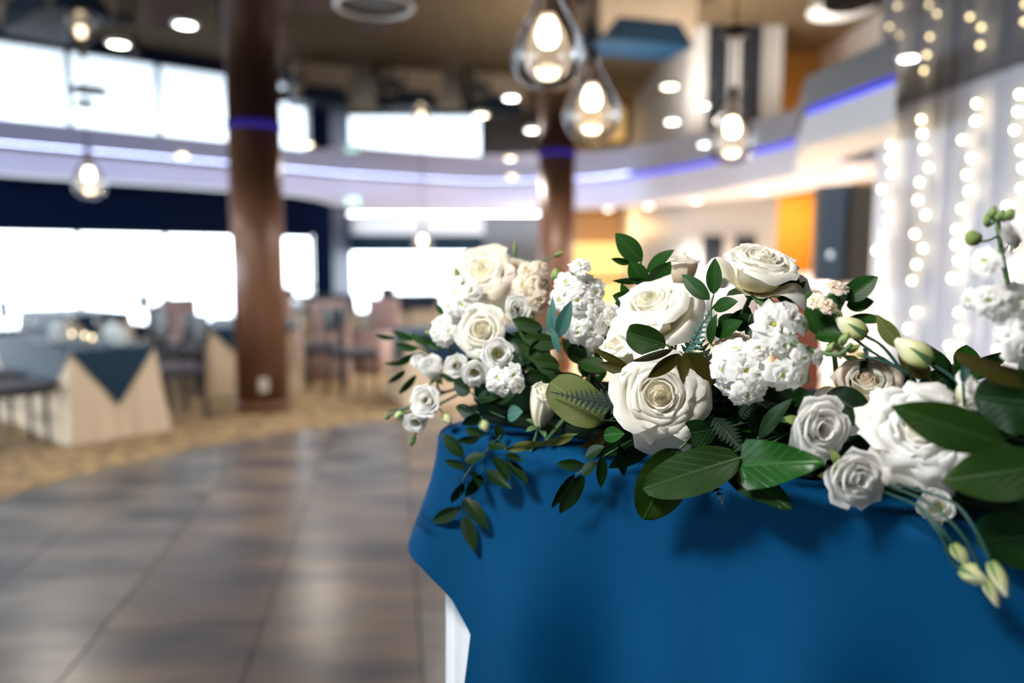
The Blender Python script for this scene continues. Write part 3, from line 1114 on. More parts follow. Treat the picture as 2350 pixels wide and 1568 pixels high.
def cocktail_table(px, Y, h, label, clabel):
    p = P(px, 640, Y)
    c = (p[0], p[1], 0)
    t = thing('cocktail_table', c, label, 'table')
    MB().lathe([(.34, h - .035), (.35, h - .03), (.35, h - .008)], c, n=28).obj('table_top', m_dark, t, True)
    MB().lathe([(.03, .03), (.03, h - .036)], c, n=12).obj('pole', m_black, t)
    MB().lathe([(.27, .004), (.27, .02), (.05, .035)], c, n=24).obj('base', m_black, t)
    t = thing('tablecloth', c, clabel, 'tablecloth', 'white stretch covers')
    n = 40
    v, f = [], []
    for z, r, w in ((.014, .30, .03), (.25, .25, .02), (.55, .20, .01), (.85, .26, .01), (h - .03, .362, 0), (h + .002, .362, 0), (h + .004, .02, 0)):
        for k in range(n):
            a = 2 * math.pi * k / n
            rr = r + w * math.cos(4 * a)
            v.append((c[0] + rr * math.cos(a), c[1] + rr * math.sin(a), z))
    for i in range(6):
        for k in range(n):
            q = (k + 1) % n
            f.append((i * n + k, i * n + q, i * n + n + q, i * n + n + k))
    MB().add(v, f).obj('cloth', m_whitecover, t, True)


cocktail_table(1708, 8.0, 1.15, 'tall round table seen between the stems under the tallest rose', 'white stretch cover seen between the stems under the tallest rose')
cocktail_table(1905, 9.2, 1.12, 'tall round table behind the loudspeaker', 'white stretch cover glimpsed below the loudspeaker')
p = P(1832, 640, 7.4)
t = thing('lectern', (p[0], p[1], 0), 'red brown wooden lectern right of the tallest rose', 'lectern')
MB().box((p[0], p[1], .035), (.50, .42, .06), 0, .01).obj('base', m_redwood, t)
MB().box((p[0], p[1], .62), (.40, .32, 1.11), 0, .01).obj('body', m_redwood, t)
MB().add([(p[0] - .25, p[1] - .22, 1.18), (p[0] + .25, p[1] - .22, 1.18), (p[0] + .25, p[1] + .2, 1.30), (p[0] - .25, p[1] + .2, 1.30),
          (p[0] - .25, p[1] - .22, 1.21), (p[0] + .25, p[1] - .22, 1.21), (p[0] + .25, p[1] + .2, 1.33), (p[0] - .25, p[1] + .2, 1.33)],
         [(3, 2, 1, 0), (4, 5, 6, 7), (0, 1, 5, 4), (1, 2, 6, 5), (2, 3, 7, 6), (3, 0, 4, 7)]).obj('reading_top', m_redwood, t)
MB().box((p[0], p[1] - .165, .62), (.30, .012, .9), 0, .004).obj('front_panel', m_redwood, t)


# ------------------------------------------------------------------ flowers: materials
def plant_mat(name, c0, c1, c2, rough=.5, trans=.25, veins=False, spec=.4, noise=.0, nsc=40):
    """colour runs along UV v (base, middle, tip); thin, lets some light through"""
    m = bpy.data.materials.new(name)
    m.use_nodes = True
    nt = m.node_tree
    b = nt.nodes['Principled BSDF']
    b.inputs['Roughness'].default_value = rough
    b.inputs['Specular IOR Level'].default_value = spec
    out = nt.nodes['Material Output']
    uv = nt.nodes.new('ShaderNodeUVMap')
    sp = nt.nodes.new('ShaderNodeSeparateXYZ')
    nt.links.new(uv.outputs[0], sp.inputs[0])
    r = nt.nodes.new('ShaderNodeValToRGB')
    r.color_ramp.elements[0].color = (*c0, 1)
    r.color_ramp.elements[1].color = (*c2, 1)
    e = r.color_ramp.elements.new(.45)
    e.color = (*c1, 1)
    nt.links.new(sp.outputs['Y'], r.inputs[0])
    col = r.outputs[0]
    if veins:
        # pale midrib and side veins drawn from UV
        a = nt.nodes.new('ShaderNodeMath'); a.operation = 'SUBTRACT'; a.inputs[1].default_value = .5
        nt.links.new(sp.outputs['X'], a.inputs[0])
        ab = nt.nodes.new('ShaderNodeMath'); ab.operation = 'ABSOLUTE'
        nt.links.new(a.outputs[0], ab.inputs[0])
        mid = nt.nodes.new('ShaderNodeMapRange')
        mid.inputs[1].default_value = .012; mid.inputs[2].default_value = .035
        mid.inputs[3].default_value = 1; mid.inputs[4].default_value = 0
        nt.links.new(ab.outputs[0], mid.inputs[0])
        k = nt.nodes.new('ShaderNodeMath'); k.operation = 'MULTIPLY_ADD'; k.inputs[1].default_value = -.9
        nt.links.new(ab.outputs[0], k.inputs[0])
        nt.links.new(sp.outputs['Y'], k.inputs[2])
        ml = nt.nodes.new('ShaderNodeMath'); ml.operation = 'MULTIPLY'; ml.inputs[1].default_value = 7.0
        nt.links.new(k.outputs[0], ml.inputs[0])
        fr_ = nt.nodes.new('ShaderNodeMath'); fr_.operation = 'PINGPONG'; fr_.inputs[1].default_value = .5
        nt.links.new(ml.outputs[0], fr_.inputs[0])
        sv = nt.nodes.new('ShaderNodeMapRange')
        sv.inputs[1].default_value = .0; sv.inputs[2].default_value = .07
        sv.inputs[3].default_value = .55; sv.inputs[4].default_value = 0
        nt.links.new(fr_.outputs[0], sv.inputs[0])
        mx = nt.nodes.new('ShaderNodeMath'); mx.operation = 'MAXIMUM'
        nt.links.new(mid.outputs[0], mx.inputs[0]); nt.links.new(sv.outputs[0], mx.inputs[1])
        mixc = nt.nodes.new('ShaderNodeMixRGB')
        mixc.inputs[2].default_value = (*[min(1, x * 1.9 + .01) for x in c1], 1)
        ms = nt.nodes.new('ShaderNodeMath'); ms.operation = 'MULTIPLY'; ms.inputs[1].default_value = .55
        nt.links.new(mx.outputs[0], ms.inputs[0])
        nt.links.new(ms.outputs[0], mixc.inputs[0])
        nt.links.new(col, mixc.inputs[1])
        col = mixc.outputs[0]
        bp = nt.nodes.new('ShaderNodeBump')
        bp.inputs['Strength'].default_value = .35
        bp.inputs['Distance'].default_value = .0015
        bp.invert = True
        nt.links.new(mx.outputs[0], bp.inputs['Height'])
        nt.links.new(bp.outputs[0], b.inputs['Normal'])
    nt.links.new(col, b.inputs['Base Color'])
    tr = nt.nodes.new('ShaderNodeBsdfTranslucent')
    nt.links.new(col, tr.inputs[0])
    mixs = nt.nodes.new('ShaderNodeMixShader')
    mixs.inputs[0].default_value = trans
    nt.links.new(b.outputs[0], mixs.inputs[1])
    nt.links.new(tr.outputs[0], mixs.inputs[2])
    nt.links.new(mixs.outputs[0], out.inputs[0])
    MATS[name] = m
    return m


def dim(h, f):
    return tuple(x * f for x in lin(h))


def tone(c, k):
    return tuple(a * b for a, b in zip(c, k))


mp_rose = plant_mat('cream_rose_petal', lin('#f5edc8'), lin('#fbf7e8'), lin('#fdfcf6'), .55, .36, spec=.25)
mp_rosein = plant_mat('inner_rose_petal', lin('#faf3d6'), lin('#fdf8e4'), lin('#fefbf0'), .55, .42, spec=.25)
mp_liz = plant_mat('white_lisianthus_petal', lin('#d8d8a0'), lin('#f8f8f4'), lin('#fcfcfc'), .6, .40, spec=.2)
mp_stock = plant_mat('white_stock_petal', lin('#dfe3a0'), lin('#f6f6f2'), lin('#fbfbfb'), .6, .30, spec=.2)
mp_blush = plant_mat('blush_back_petal', lin('#e8cfa6'), lin('#f2e2cc'), lin('#f6ebdd'), .55, .3, spec=.2)
mp_bud = plant_mat('pale_green_bud', lin('#8d9c4c'), lin('#d3d6a0'), lin('#eef0d4'), .5, .15)
mp_gbud = plant_mat('green_bud', lin('#5f7a3c'), lin('#7f9653'), lin('#8f9f5c'), .5, .1)
mp_stem = plant_mat('green_stem', dim('#4f7a48', 0.6), dim('#5a8350', 0.6), dim('#6b9058', 0.6), .5, .0)
mp_dstem = plant_mat('dark_green_stem', dim('#1f4a40', 0.6), dim('#235347', 0.6), dim('#2a5c4c', 0.6), .45, .0)
mp_rus = plant_mat('ruscus_leaf', tone(dim('#1d4a1a', 0.5), (1.0, 0.95, 0.75)), tone(dim('#27591f', 0.5), (1.0, 0.95, 0.75)), tone(dim('#2b6122', 0.5), (1.0, 0.95, 0.75)), .36, .14, True, spec=.13)
mp_rusd = plant_mat('dark_ruscus_leaf', tone(dim('#16331c', 0.5), (1.0, 0.9, 0.65)), tone(dim('#1b3f20', 0.5), (1.0, 0.9, 0.65)), tone(dim('#204823', 0.5), (1.0, 0.9, 0.65)), .3, .1, True, spec=.13)
mp_sal = plant_mat('salal_leaf', tone(dim('#23481a', 0.45), (1.05, 0.88, 0.55)), tone(dim('#2a5220', 0.45), (1.05, 0.88, 0.55)), tone(dim('#315a22', 0.45), (1.05, 0.88, 0.55)), .42, .12, True, spec=.13)
mp_glo = plant_mat('glossy_green_leaf', tone(dim('#1f6a2c', 0.45), (1.25, 0.8, 0.62)), tone(dim('#26752f', 0.45), (1.25, 0.8, 0.62)), tone(dim('#2a7a33', 0.45), (1.25, 0.8, 0.62)), .28, .1, True, spec=.13)
mp_oli = plant_mat('olive_leaf_back', dim('#6d7a3a', 0.5), dim('#74803f', 0.5), dim('#7c8846', 0.5), .5, .2, True, spec=.13)
mp_bro = plant_mat('bronze_olive_leaf', dim('#3d3f16', 0.6), dim('#4a461a', 0.6), dim('#544a1e', 0.6), .3, .15, True, spec=.13)
mp_blu = plant_mat('blue_green_leaf', dim('#3f6f68', 0.6), dim('#4a7f74', 0.6), dim('#5d8f84', 0.6), .4, .1, True, spec=.13)
mp_fern = plant_mat('dark_fern', dim('#14301a', 0.5), dim('#193a1e', 0.5), dim('#1f4423', 0.5), .5, .15)
mp_red = plant_mat('red_petiole', dim('#7c2f33', 0.6), dim('#8d3a3e', 0.6), dim('#9a4448', 0.6), .5, .0)
m_heart = mat('cream_rose_heart', lin('#fffcf0'), .7, spec=.1)
m_pist = mat('olive_flower_centre', lin('#8a8420'), .6)
m_pistg = mat('green_flower_centre', lin('#b9c24a'), .6)
m_foam = mat('wet_floral_foam', lin('#0e2014'), .95, spec=.05)
m_tray = mat('dark_green_tray', (.006, .014, .008), .9, spec=.1)

OFF = .13
tray_pts = []
for k, (a, b) in enumerate(((.0, .26), (.29, .56), (.59, .86))):
    c = fp((a + b) / 2, OFF)
    t = thing('foam_tray', (c[0], c[1], TOPZ + .003), ('left', 'middle', 'right')[k] + ' floral foam tray buried under the flowers', 'foam tray', 'foam trays under the flowers')
    rz = math.atan2(AV[1], AV[0])
    MB().box((c[0], c[1], TOPZ + .0125), (b - a + .02, .13, .018), rz, .004).obj('tray', m_tray, t)
    MB().box((c[0], c[1], TOPZ + .048), (b - a, .10, .052), rz, .01).obj('foam', m_foam, t)


def dE(px):
    r = (px - CX) / F_PX
    # front edge E0 + AV s at sight ratio r
    s = (r * E0[1] - E0[0]) / (AV[0] - r * AV[1])
    return E0[1] + AV[1] * s


def Q(px, py, off=0.0):
    return P(px, py, dE(px) + off)


def cdir(x, up, tw):
    return nrm([x, -tw, up])


def frame(axis, spin=0.0):
    z = nrm(axis)
    h = np.array([1.0, 0, 0]) if abs(z[0]) < .8 else np.array([0, 0, 1.0])
    x = nrm(np.cross(h, z))
    y = np.cross(z, x)
    c, s = math.cos(spin), math.sin(spin)
    return np.stack([x * c + y * s, -x * s + y * c, z], 1)


def anchor(p):
    s = float((p[:2] - E0) @ AV)
    s = min(.84, max(.02, s))
    q = fp(s, OFF)
    return np.array([q[0], q[1], TOPZ + .055])


def stem_to(par, base, axis, r=.0028, m=None, name='stem'):
    a = anchor(base)
    L = np.linalg.norm(base - a)
    pts = catmull([base, base - nrm(axis) * min(.05, L * .35), a + np.array([0, 0, .25 * L]) * .4 + (base - a) * .12, a], 12)
    MB().tube(pts, r, 6).obj(name, m or mp_stem, par, True, True)


def petal_verts(R, prof, W, wrap, az, rs, rip=.0, tip=.0, nu=9, nv=11, edge=.0, notch=.0):
    """one petal: prof is a list of (radius, height) from base to lip, swept round the flower's axis"""
    pr = catmull(prof, 40)
    us = np.linspace(-1, 1, nu)
    v, uv = [], []
    ph = rs.random() * 6.28
    for j in range(nv):
        q = j / (nv - 1)
        wv = (.32 + .68 * math.sin(min(1, q / .62) * math.pi / 2))
        for u in us:
            qq = q * (1 - (.20 * abs(u) ** 2.4) + tip * (1 - abs(u)) * .12)
            x = min(1.0, qq) * 39
            i = min(38, int(x))
            f = x - i
            r, z = pr[i] * (1 - f) + pr[i + 1] * f
            over = max(0.0, qq - 1)
            if over:
                dr = pr[39] - pr[35]
                r += dr[0] * over * 10
                z += dr[1] * over * 10
            Rc = max(r, .004) * wrap + .002
            ang = u * W * wv / Rc
            ang = max(-2.6, min(2.6, ang))
            rad = r - Rc * (1 - math.cos(ang))
            tang = Rc * math.sin(ang)
            rad += edge * abs(u) ** 3 * q * q
            k = rip * q ** 2.2
            rad += k * math.sin(u * 5.2 + ph) + .5 * k * math.sin(u * 11 + ph * 2)
            z += k * .8 * math.sin(u * 6.7 + ph * 1.7)
            v.append((rad * math.cos(az) - tang * math.sin(az), rad * math.sin(az) + tang * math.cos(az), z))
            uv.append((u * .5 + .5, q))
    return np.array(v), uv


def put(v, M, o):
    return v @ M.T + o


def sepals(par, M, base, R, m=None, n=5, droop=.6):
    for k in range(n):
        az = 2 * math.pi * k / n + .3
        v, f, uv = [], [], []
        for j in range(6):
            q = j / 5
            w = R * .16 * math.sin(math.pi * (.12 + .85 * (1 - q) * .6))
            if j == 5:
                w = .0003
            r = R * .2 + R * .55 * q
            z = -R * .02 - droop * R * .5 * q * q + R * .25 * q
            for u in (-1, 0, 1):
                v.append((r * math.cos(az) - u * w * math.sin(az), r * math.sin(az) + u * w * math.cos(az), z + (.0 if u else -.0015)))
                uv.append((u * .5 + .5, q))
        MB().add(put(np.array(v), M, base), gridf(3, 6), uv).obj('sepal', m or mp_stem, par, True, True)


def rose(px, py, off, R, axis, label, spin=0.0, openn=1.0, n=26, seed=1, H=None, blush=False, tipk=.35, outer=None, hscale=1.0, cat='rose', mi=None, mo=None, ruf=1.0):
    rs = random.Random(seed)
    axis = nrm(axis)
    H = (H or R * 1.0) * hscale
    c = Q(px, py, off)
    base = c - axis * H * .55
    M = frame(axis, spin)
    t = thing('rose', base, label, cat)
    az = rs.random() * 6
    for k in range(n):
        q = k / (n - 1)
        az += 2.399 + rs.uniform(-.25, .25)
        rm = R * (.045 + .665 * q ** 1.3) * (.75 + .25 * openn) * rs.uniform(.95, 1.05)
        h = H * (1.06 - (.12 + .22 * openn) * q) * rs.uniform(.97, 1.03)
        close = .28 + (.72 + .25 * openn) * q ** .55
        prof = [(rm * .12, 0), (rm * .62, h * .18), (rm * .92, h * .50), (rm * (.42 + .55 * close), h * .82), (rm * close, h)]
        lip = max(0, (q - .38) / .62)
        if lip > 0:
            prof.append((rm * close + R * .20 * lip * openn, h + R * (.03 - .10 * lip) * openn))
            if lip > .35:
                prof.append((rm * close + R * .30 * lip * openn, h - R * .22 * lip * openn))
        W = min(rm * 1.75 + .004, R * .78)
        v, uv = petal_verts(R, prof, W, 1.0 + .22 * q, az, rs, R * (.012 + .03 * q) * ruf, tipk * q, edge=R * .10 * lip * openn)
        MB().add(put(v, M, base), gridf(9, 11), uv).obj('petal', (mi or mp_rosein) if q < .4 else (mo or (mp_blush if blush and q > .75 else mp_rose)), t, True, True)
    if outer:
        # loose guard petals bent right back
        for (a_, ln, wd) in outer:
            prof = [(R * .1, 0), (R * .5, H * .10), (R * .72, H * .30), (R * .95, H * .42), (R * (.95 + .5 * ln), H * .34), (R * (.95 + ln), H * .10)]
            dd = cdir(math.cos(math.radians(a_)), math.sin(math.radians(a_)), 0)
            v, uv = petal_verts(R, prof, R * wd, 1.6, math.atan2(dd @ M[:, 1], dd @ M[:, 0]), rs, R * .03 * ruf, .8 if ruf < 2 else -.2, edge=R * .06)
            MB().add(put(v, M, base), gridf(9, 11), uv).obj('petal', mp_rose, t, True, True)
    hb = MB().lathe([(.0005, .90 * H), (.05 * R, .89 * H), (.14 * R, .82 * H), (.28 * R, .72 * H), (.42 * R, .45 * H)], n=16, cap=False)
    MB().add(put(hb.v[0], M, base), hb.f).obj('heart', m_heart, t, True)
    MB().ball(base - axis * R * .04, R * .2, 10, 7).obj('calyx', mp_stem, t, True, True)
    sepals(t, M, base, R)
    stem_to(t, base - axis * R * .1, axis, .0032)
    return t


def lisianthus(px, py, off, R, axis, label, spin=0.0, seed=1, n=14, openn=1.0, hole=.20, H=None, cat='lisianthus', pist=True):
    rs = random.Random(seed)
    axis = nrm(axis)
    H = H or R * 1.05
    base = Q(px, py, off) - axis * H * .6
    M = frame(axis, spin)
    t = thing('lisianthus', base, label, cat)
    az = rs.random() * 6
    for k in range(n):
        q = k / (n - 1)
        az += 2.2 + rs.uniform(-.2, .2)
        rm = R * (hole + (.66 - hole) * q ** .9)
        h = H * (1.0 - .24 * q * openn) * rs.uniform(.96, 1.03)
        close = .95 + .32 * q * openn
        prof = [(rm * .15, 0), (rm * .62, h * .2), (rm * .92, h * .55), (rm * close, h * .88), (rm * close + R * .10 * (.2 + q) * openn, h * (1.0 - .02 * q))]
        if q > .45:
            prof.append((rm * close + R * .22 * q * openn, h * (.97 - .12 * q)))
        W = min(rm * 2.0 + .004, R * .85)
        v, uv = petal_verts(R, prof, W, 1.0 + .1 * q, az, rs, R * (.03 + .035 * q), .1, edge=R * .05 * q)
        MB().add(put(v, M, base), gridf(9, 11), uv).obj('petal', mp_liz, t, True, True)
    if pist:
        MB().ball(base + axis * H * .42, R * .14, 10, 7, (1, 1, 1)).obj('pistil', m_pist, t, True)
    sepals(t, M, base, R, mp_gbud)
    stem_to(t, base, axis, .0022)
    return t


def floret_mesh(R, rs, n1=6, n2=5, ruffle=.09):
    mb = MB()
    for ring, (n, r0, r1, h) in enumerate(((2, .10, .40, .58), (n2, .16, .70, .46), (n1, .22, 1.0, .30))):
        for k in range(n):
            az = 2 * math.pi * (k + .5 * ring) / n + rs.uniform(-.25, .25)
            e = rs.uniform(.85, 1.12)
            prof = [(R * .04, 0), (R * r0, R * h * .55), (R * (r0 + r1) * .5, R * h * (1.0 + .1 * rs.random())), (R * r1 * e, R * (h * .9 - .12 * ring * rs.random()))]
            if ring == 2:
                prof.append((R * r1 * e * 1.08, R * (h * .5 - .25 * rs.random())))
            v, uv = petal_verts(R, prof, R * (.34 + .26 * ring / 2), 1.7, az, rs, R * ruffle, -.2, nu=7, nv=7)
            mb.add(v, gridf(7, 7), uv)
    return mb


FLO = []
for k in range(5):
    rs_ = random.Random(40 + k)
    FLO.append(floret_mesh(1.0, rs_, 5, 4 if k % 2 else 3, .08 + .02 * (k % 3)))


def add_floret(par, c, R, axis, k, spin, m=mp_stock, calyx=True):
    M = frame(axis, spin)
    axis = nrm(axis)
    base = c - axis * R * .35
    src = FLO[k % 5]
    mb = MB()
    v = np.concatenate(src.v) * R
    mb.add(put(v, M, base), src.f, np.concatenate(src.uv))
    o = mb.obj('floret', m, par, True, True)
    MB().ball(base + axis * R * .34, R * .13, 8, 6).obj('floret_centre', m_pistg, o, True)
    if calyx:
        mb = MB().lathe([(R * .05, -R * .55), (R * .16, -R * .35), (R * .17, -R * .05), (R * .12, R * .05)], n=8)
        vv = put(mb.v[0], M, base)
        MB().add(vv, mb.f).obj('calyx', mp_gbud, o, True, True)
    return base


def stock(label, stem_pts, florets, off, buds=(), seed=1, m=mp_stock, anchor_it=True, cat='stock flower'):
    """a spike of ruffled florets; stem and florets are given where they sit on the spike"""
    rs = random.Random(seed)
    S = [Q(x, y, off + (o if o else 0)) for x, y, o in stem_pts]
    t = thing('stock_spike', S[0], label, cat)
    pts = catmull(S, 24)
    if anchor_it:
        pts = np.vstack([anchor(S[0])[None], pts])
    MB().tube(pts, .0026, 6).obj('stem', mp_stem, t, True, True)
    for i, (x, y, d, ax) in enumerate(florets):
        do = rs.uniform(-.022, .006)
        c = Q(x, y, off + do - .012)
        R = d / 2 / F_PX * c[1]
        j = int(np.argmin(np.linalg.norm(pts - c, axis=1)))
        if ax is None:
            o = c - pts[j]
            ax = nrm(nrm(o + 1e-6) * .8 + cdir(rs.uniform(-.25, .25), rs.uniform(0, .35), .9))
        else:
            ax = cdir(*ax)
        b = add_floret(t, c, R, ax, i + seed, rs.random() * 6, m)
        e = pts[max(0, j - 2)]
        MB().tube(catmull([b - nrm(ax) * R * .45, (b + e) / 2 - nrm(ax) * R * .2, e], 6), .0011, 5).obj('pedicel', mp_stem, t, True, True)
    for (x, y, w, h, ax) in buds:
        c = Q(x, y, off)
        bud_part(t, c, w / F_PX * c[1], h / F_PX * c[1], cdir(*ax), mp_gbud)
        j = int(np.argmin(np.linalg.norm(pts - c, axis=1)))
        b = c - cdir(*ax) * h / F_PX * c[1] * .5
        MB().tube(catmull([b, (b + pts[j]) / 2 + np.array([0, 0, -.002]), pts[j]], 6), .0012, 5).obj('pedicel', mp_stem, t, True, True)
    return t


def bud_part(par, c, w, h, axis, m, sep=True, name='bud'):
    axis = nrm(axis)
    M = frame(axis, .4)
    n, k = 15, 12
    v, f, uv = [], [], []
    for j in range(k):
        q = j / (k - 1)
        r = w / 2 * (math.sin(math.pi * (.10 + .86 * q) ** .85) ** .8) + .0003
        for i in range(n):
            a = 2 * math.pi * i / n
            rr = r * (1 + .10 * math.sin(3 * a + 5 * q))
            v.append((rr * math.cos(a), rr * math.sin(a), (q - .5) * h))
            uv.append((i / n, q))
    for j in range(k - 1):
        for i in range(n):
            i2 = (i + 1) % n
            f.append((j * n + i, j * n + i2, j * n + n + i2, j * n + n + i))
    f.append(tuple(range(n - 1, -1, -1)))
    f.append(tuple(range((k - 1) * n, k * n)))
    o = MB().add(put(np.array(v), M, c), f, uv).obj(name, m, par, True, True)
    if sep:
        for i in range(4):
            a = math.pi / 2 * i + .5
            vv, u2 = [], []
            for j in range(5):
                q = j / 4
                rr = w / 2 * (math.sin(math.pi * (.10 + .86 * q * .6) ** .85) ** .8) * 1.12
                wd = w * .16 * (1 - q) + .0002
                for u in (-1, 0, 1):
                    vv.append((rr * math.cos(a) - u * wd * math.sin(a), rr * math.sin(a) + u * wd * math.cos(a), (q * .6 - .5) * h))
                    u2.append((u * .5 + .5, q))
            MB().add(put(np.array(vv), M, c), gridf(3, 5), u2).obj('sepal', mp_stem, o, True, True)
    return o


# ------------------------------------------------------------------ leaves
def leaf_geo(b, t, w, normal, kind='rus', bend=.12, fold=.18, seed=0, wave=.0, nu=7, nv=13, curl=0.0):
    """a leaf from its base to its tip, w wide, facing roughly along normal"""
    b, t = np.asarray(b, float), np.asarray(t, float)
    x = t - b
    L = np.linalg.norm(x)
    x = x / L
    y = nrm(np.cross(normal, x))
    z = np.cross(x, y)
    v, uv = [], []
    rs = random.Random(seed)
    ph = rs.random() * 6
    for j in range(nv):
        q = j / (nv - 1)
        if kind == 'rus':
            p = (q ** .75) * ((1 - q) ** .95) / .302
        elif kind == 'sal':
            p = (q ** .50) * ((1 - q) ** .62) / .468
        elif kind == 'round':
            p = (q ** .42) * ((1 - q) ** .42) / .5587
        elif kind == 'heart':
            p = (min(1, q / .10) ** .5) * ((1 - q) ** .8) * (.75 + .55 * q) / .80
        else:
            p = (q ** .8) * ((1 - q) ** .8) / .33
        p = min(1.05, max(p, .02 if 0 < j < nv - 1 else .012))
        for u in np.linspace(-1, 1, nu):
            s = u * w / 2 * p
            zz = bend * L * (.25 - (q - .5) ** 2) * 1.0 + fold * abs(s) - curl * s * s / max(w, 1e-4)
            zz += wave * w * math.sin(q * 9 + ph + (u > 0) * 1.7) * abs(u) ** 2
            v.append(b + x * (q * L) + y * s + z * zz)
            uv.append((u * .5 * p + .5, q))
    return v, gridf(nu, nv), uv


def add_leaf(par, b, t, w, normal, m, name='leaf', **k):
    v, f, uv = leaf_geo(b, t, w, normal, **k)
    return MB().add(v, f, uv).obj(name, m, par, True, True)


def sprig(label, leaves, off, m, stems=(), group=None, cat='leaf sprig', name='ruscus_sprig', seed=3, mstem=None):
    """leaves: (base px,py, tip px,py, width px, roll, doff_base, doff_tip)"""
    rs = random.Random(seed)
    p0 = Q(leaves[0][0], leaves[0][1], off)
    t = thing(name, p0, label, cat, group)
    for i, lf in enumerate(leaves):
        bx, by, tx, ty, w = lf[:5]
        roll = lf[5] if len(lf) > 5 else rs.uniform(-.5, .5)
        d0 = lf[6] if len(lf) > 6 else rs.uniform(-.004, .004)
        d1 = lf[7] if len(lf) > 7 else rs.uniform(-.014, .012)
        mm = lf[8] if len(lf) > 8 else m
        b, e = Q(bx, by, off + d0), Q(tx, ty, off + d1)
        ww = w / F_PX * b[1] * 1.08
        n = nrm(np.array([0, 0, CAM_H]) - b)
        x = nrm(e - b)
        y = nrm(np.cross(n, x))
        n2 = n * math.cos(roll) + y * math.sin(roll)
        ww = ww / max(.45, math.cos(roll))
        add_leaf(t, b, e, ww, n2, mm, kind='rus', bend=rs.uniform(.02, .16), fold=rs.uniform(.1, .3), seed=seed * 31 + i)
    for st in stems:
        pts = catmull([Q(x, y, off + .003) for x, y in st], 14)
        MB().tube(pts, .0011, 5).obj('stem', mstem or mp_stem, t, True, True)
    return t


def big_leaf(label, bx, by, tx, ty, w, off0, off1, m, kind='sal', roll=0.0, bend=.12, fold=.15, wave=.03, petiole=None, seed=1, name='salal_leaf', cat='leaf', curl=0.0, mpet=None):
    b, e = Q(bx, by, off0), Q(tx, ty, off1)
    t = thing(name, b, label, cat)
    n = nrm(np.array([0, 0, CAM_H]) - b)
    x = nrm(e - b)
    y = nrm(np.cross(n, x))
    n2 = n * math.cos(roll) + y * math.sin(roll)
    ww = w / F_PX * b[1]
    add_leaf(t, b, e, ww, n2, m, name='blade', kind=kind, bend=bend, fold=fold, wave=wave, seed=seed, nu=11, nv=19, curl=curl)
    if petiole is None:
        a = anchor(b)
        pts = catmull([b, b * .7 + a * .3 - x * .012, a], 8)
    else:
        pts = catmull([b] + [Q(px, py, off0 + .004) for px, py in petiole], 10)
    MB().tube(pts, .0014, 6).obj('petiole', mpet or mp_stem, t, True, True)
    return t


def fern(label, bx, by, tx, ty, w, off0, off1, n=13, roll=0.0, seed=1, m=None):
    b, e = Q(bx, by, off0), Q(tx, ty, off1)
    t = thing('fern_frond', b, label, 'fern')
    nr = nrm(np.array([0, 0, CAM_H]) - b)
    x = nrm(e - b)
    y = nrm(np.cross(nr, x))
    nr = nr * math.cos(roll) + y * math.sin(roll)
    y = nrm(np.cross(nr, x))
    L = np.linalg.norm(e - b)
    ww = w / F_PX * b[1] / 2
    MB().tube(catmull([b, (b + e) / 2 + nr * L * .05, e], 10), .0009, 5).obj('rachis', mp_fern, t, True, True)
    for i in range(n):
        q = (i + .5) / n
        c = b + x * L * q + nr * L * .05 * 4 * q * (1 - q)
        ln = ww * (1.05 - q) * (.6 + .4 * min(1, q * 4))
        for sgn in (-1, 1):
            d = nrm(y * sgn + x * .45)
            k = 5
            mb = MB()
            v, f, uv = [], [], []
            # toothed leaflet
            for j in range(2 * k + 1):
                u = j / (2 * k)
                h = ln * .30 * (1 - u) ** .7 * (1.25 if j % 2 else .75)
                cc = c + d * ln * u
                v += [cc - x * h, cc + nr * ln * .03, cc + x * h]
                uv += [(0, u), (.5, u), (1, u)]
            mb.add(v, gridf(3, 2 * k + 1), uv).obj('leaflet', m or mp_fern, t, False, True)
    return t

# ------------------------------------------------------------------ roses
rose(1512, 905, -.045, .052, cdir(-.16, .10, 1), 'biggest open white rose, front centre, facing the viewer', .5, 1.0, 30, 11, H=.050,
     outer=[(282, .50, .8), (345, .16, .9), (215, .12, .9)])
rose(1742, 618, .10, .051, cdir(.10, .85, .42), 'tallest creamy rose, standing upright against the white wall', 1.0, .75, 28, 12, H=.056,
     outer=[(305, .5, .8), (10, .30, .8), (175, .30, .8)])
rose(1500, 710, .03, .052, cdir(-.42, .72, .50), 'cream rose tilted left, above the front centre rose', .2, .85, 28, 13, H=.056, outer=[(200, .25, .9), (320, .15, .9)])
rose(1566, 618, .16, .031, cdir(.05, 1, .12), 'small cream rose seen from the side, left of the tallest rose', .7, .5, 20, 14, H=.046, blush=True)
rose(1247, 930, -.02, .031, cdir(.12, .86, .42), 'half closed cream rose bud standing left of the round olive leaf', .0, .25, 20, 15, H=.066)
rose(1422, 808, .01, .029, cdir(-.45, .80, .40), 'small half open white rose between the stock spike and the big front rose', .3, .5, 20, 16, H=.046)
rose(1107, 758, .03, .041, cdir(-.12, .12, 1), 'white rose facing the viewer in the blurred left cluster', .9, .8, 24, 17)
rose(1112, 630, .10, .052, cdir(-.25, .55, .75), 'soft cream rose at the very top of the left cluster', .4, .9, 24, 18, outer=[(200, .2, .9), (300, .25, .8)], blush=True)
rose(1180, 635, .20, .040, cdir(.4, .5, .6), 'peach tinted rose behind the top left rose', .1, .8, 20, 19, blush=True, mi=mp_blush, mo=mp_blush)
rose(1985, 890, .07, .042, cdir(-.25, .55, .55), 'cream rose half hidden under the pale green buds', .8, .7, 22, 20, H=.055, blush=True, mi=mp_blush, outer=[(225, .3, .9)])
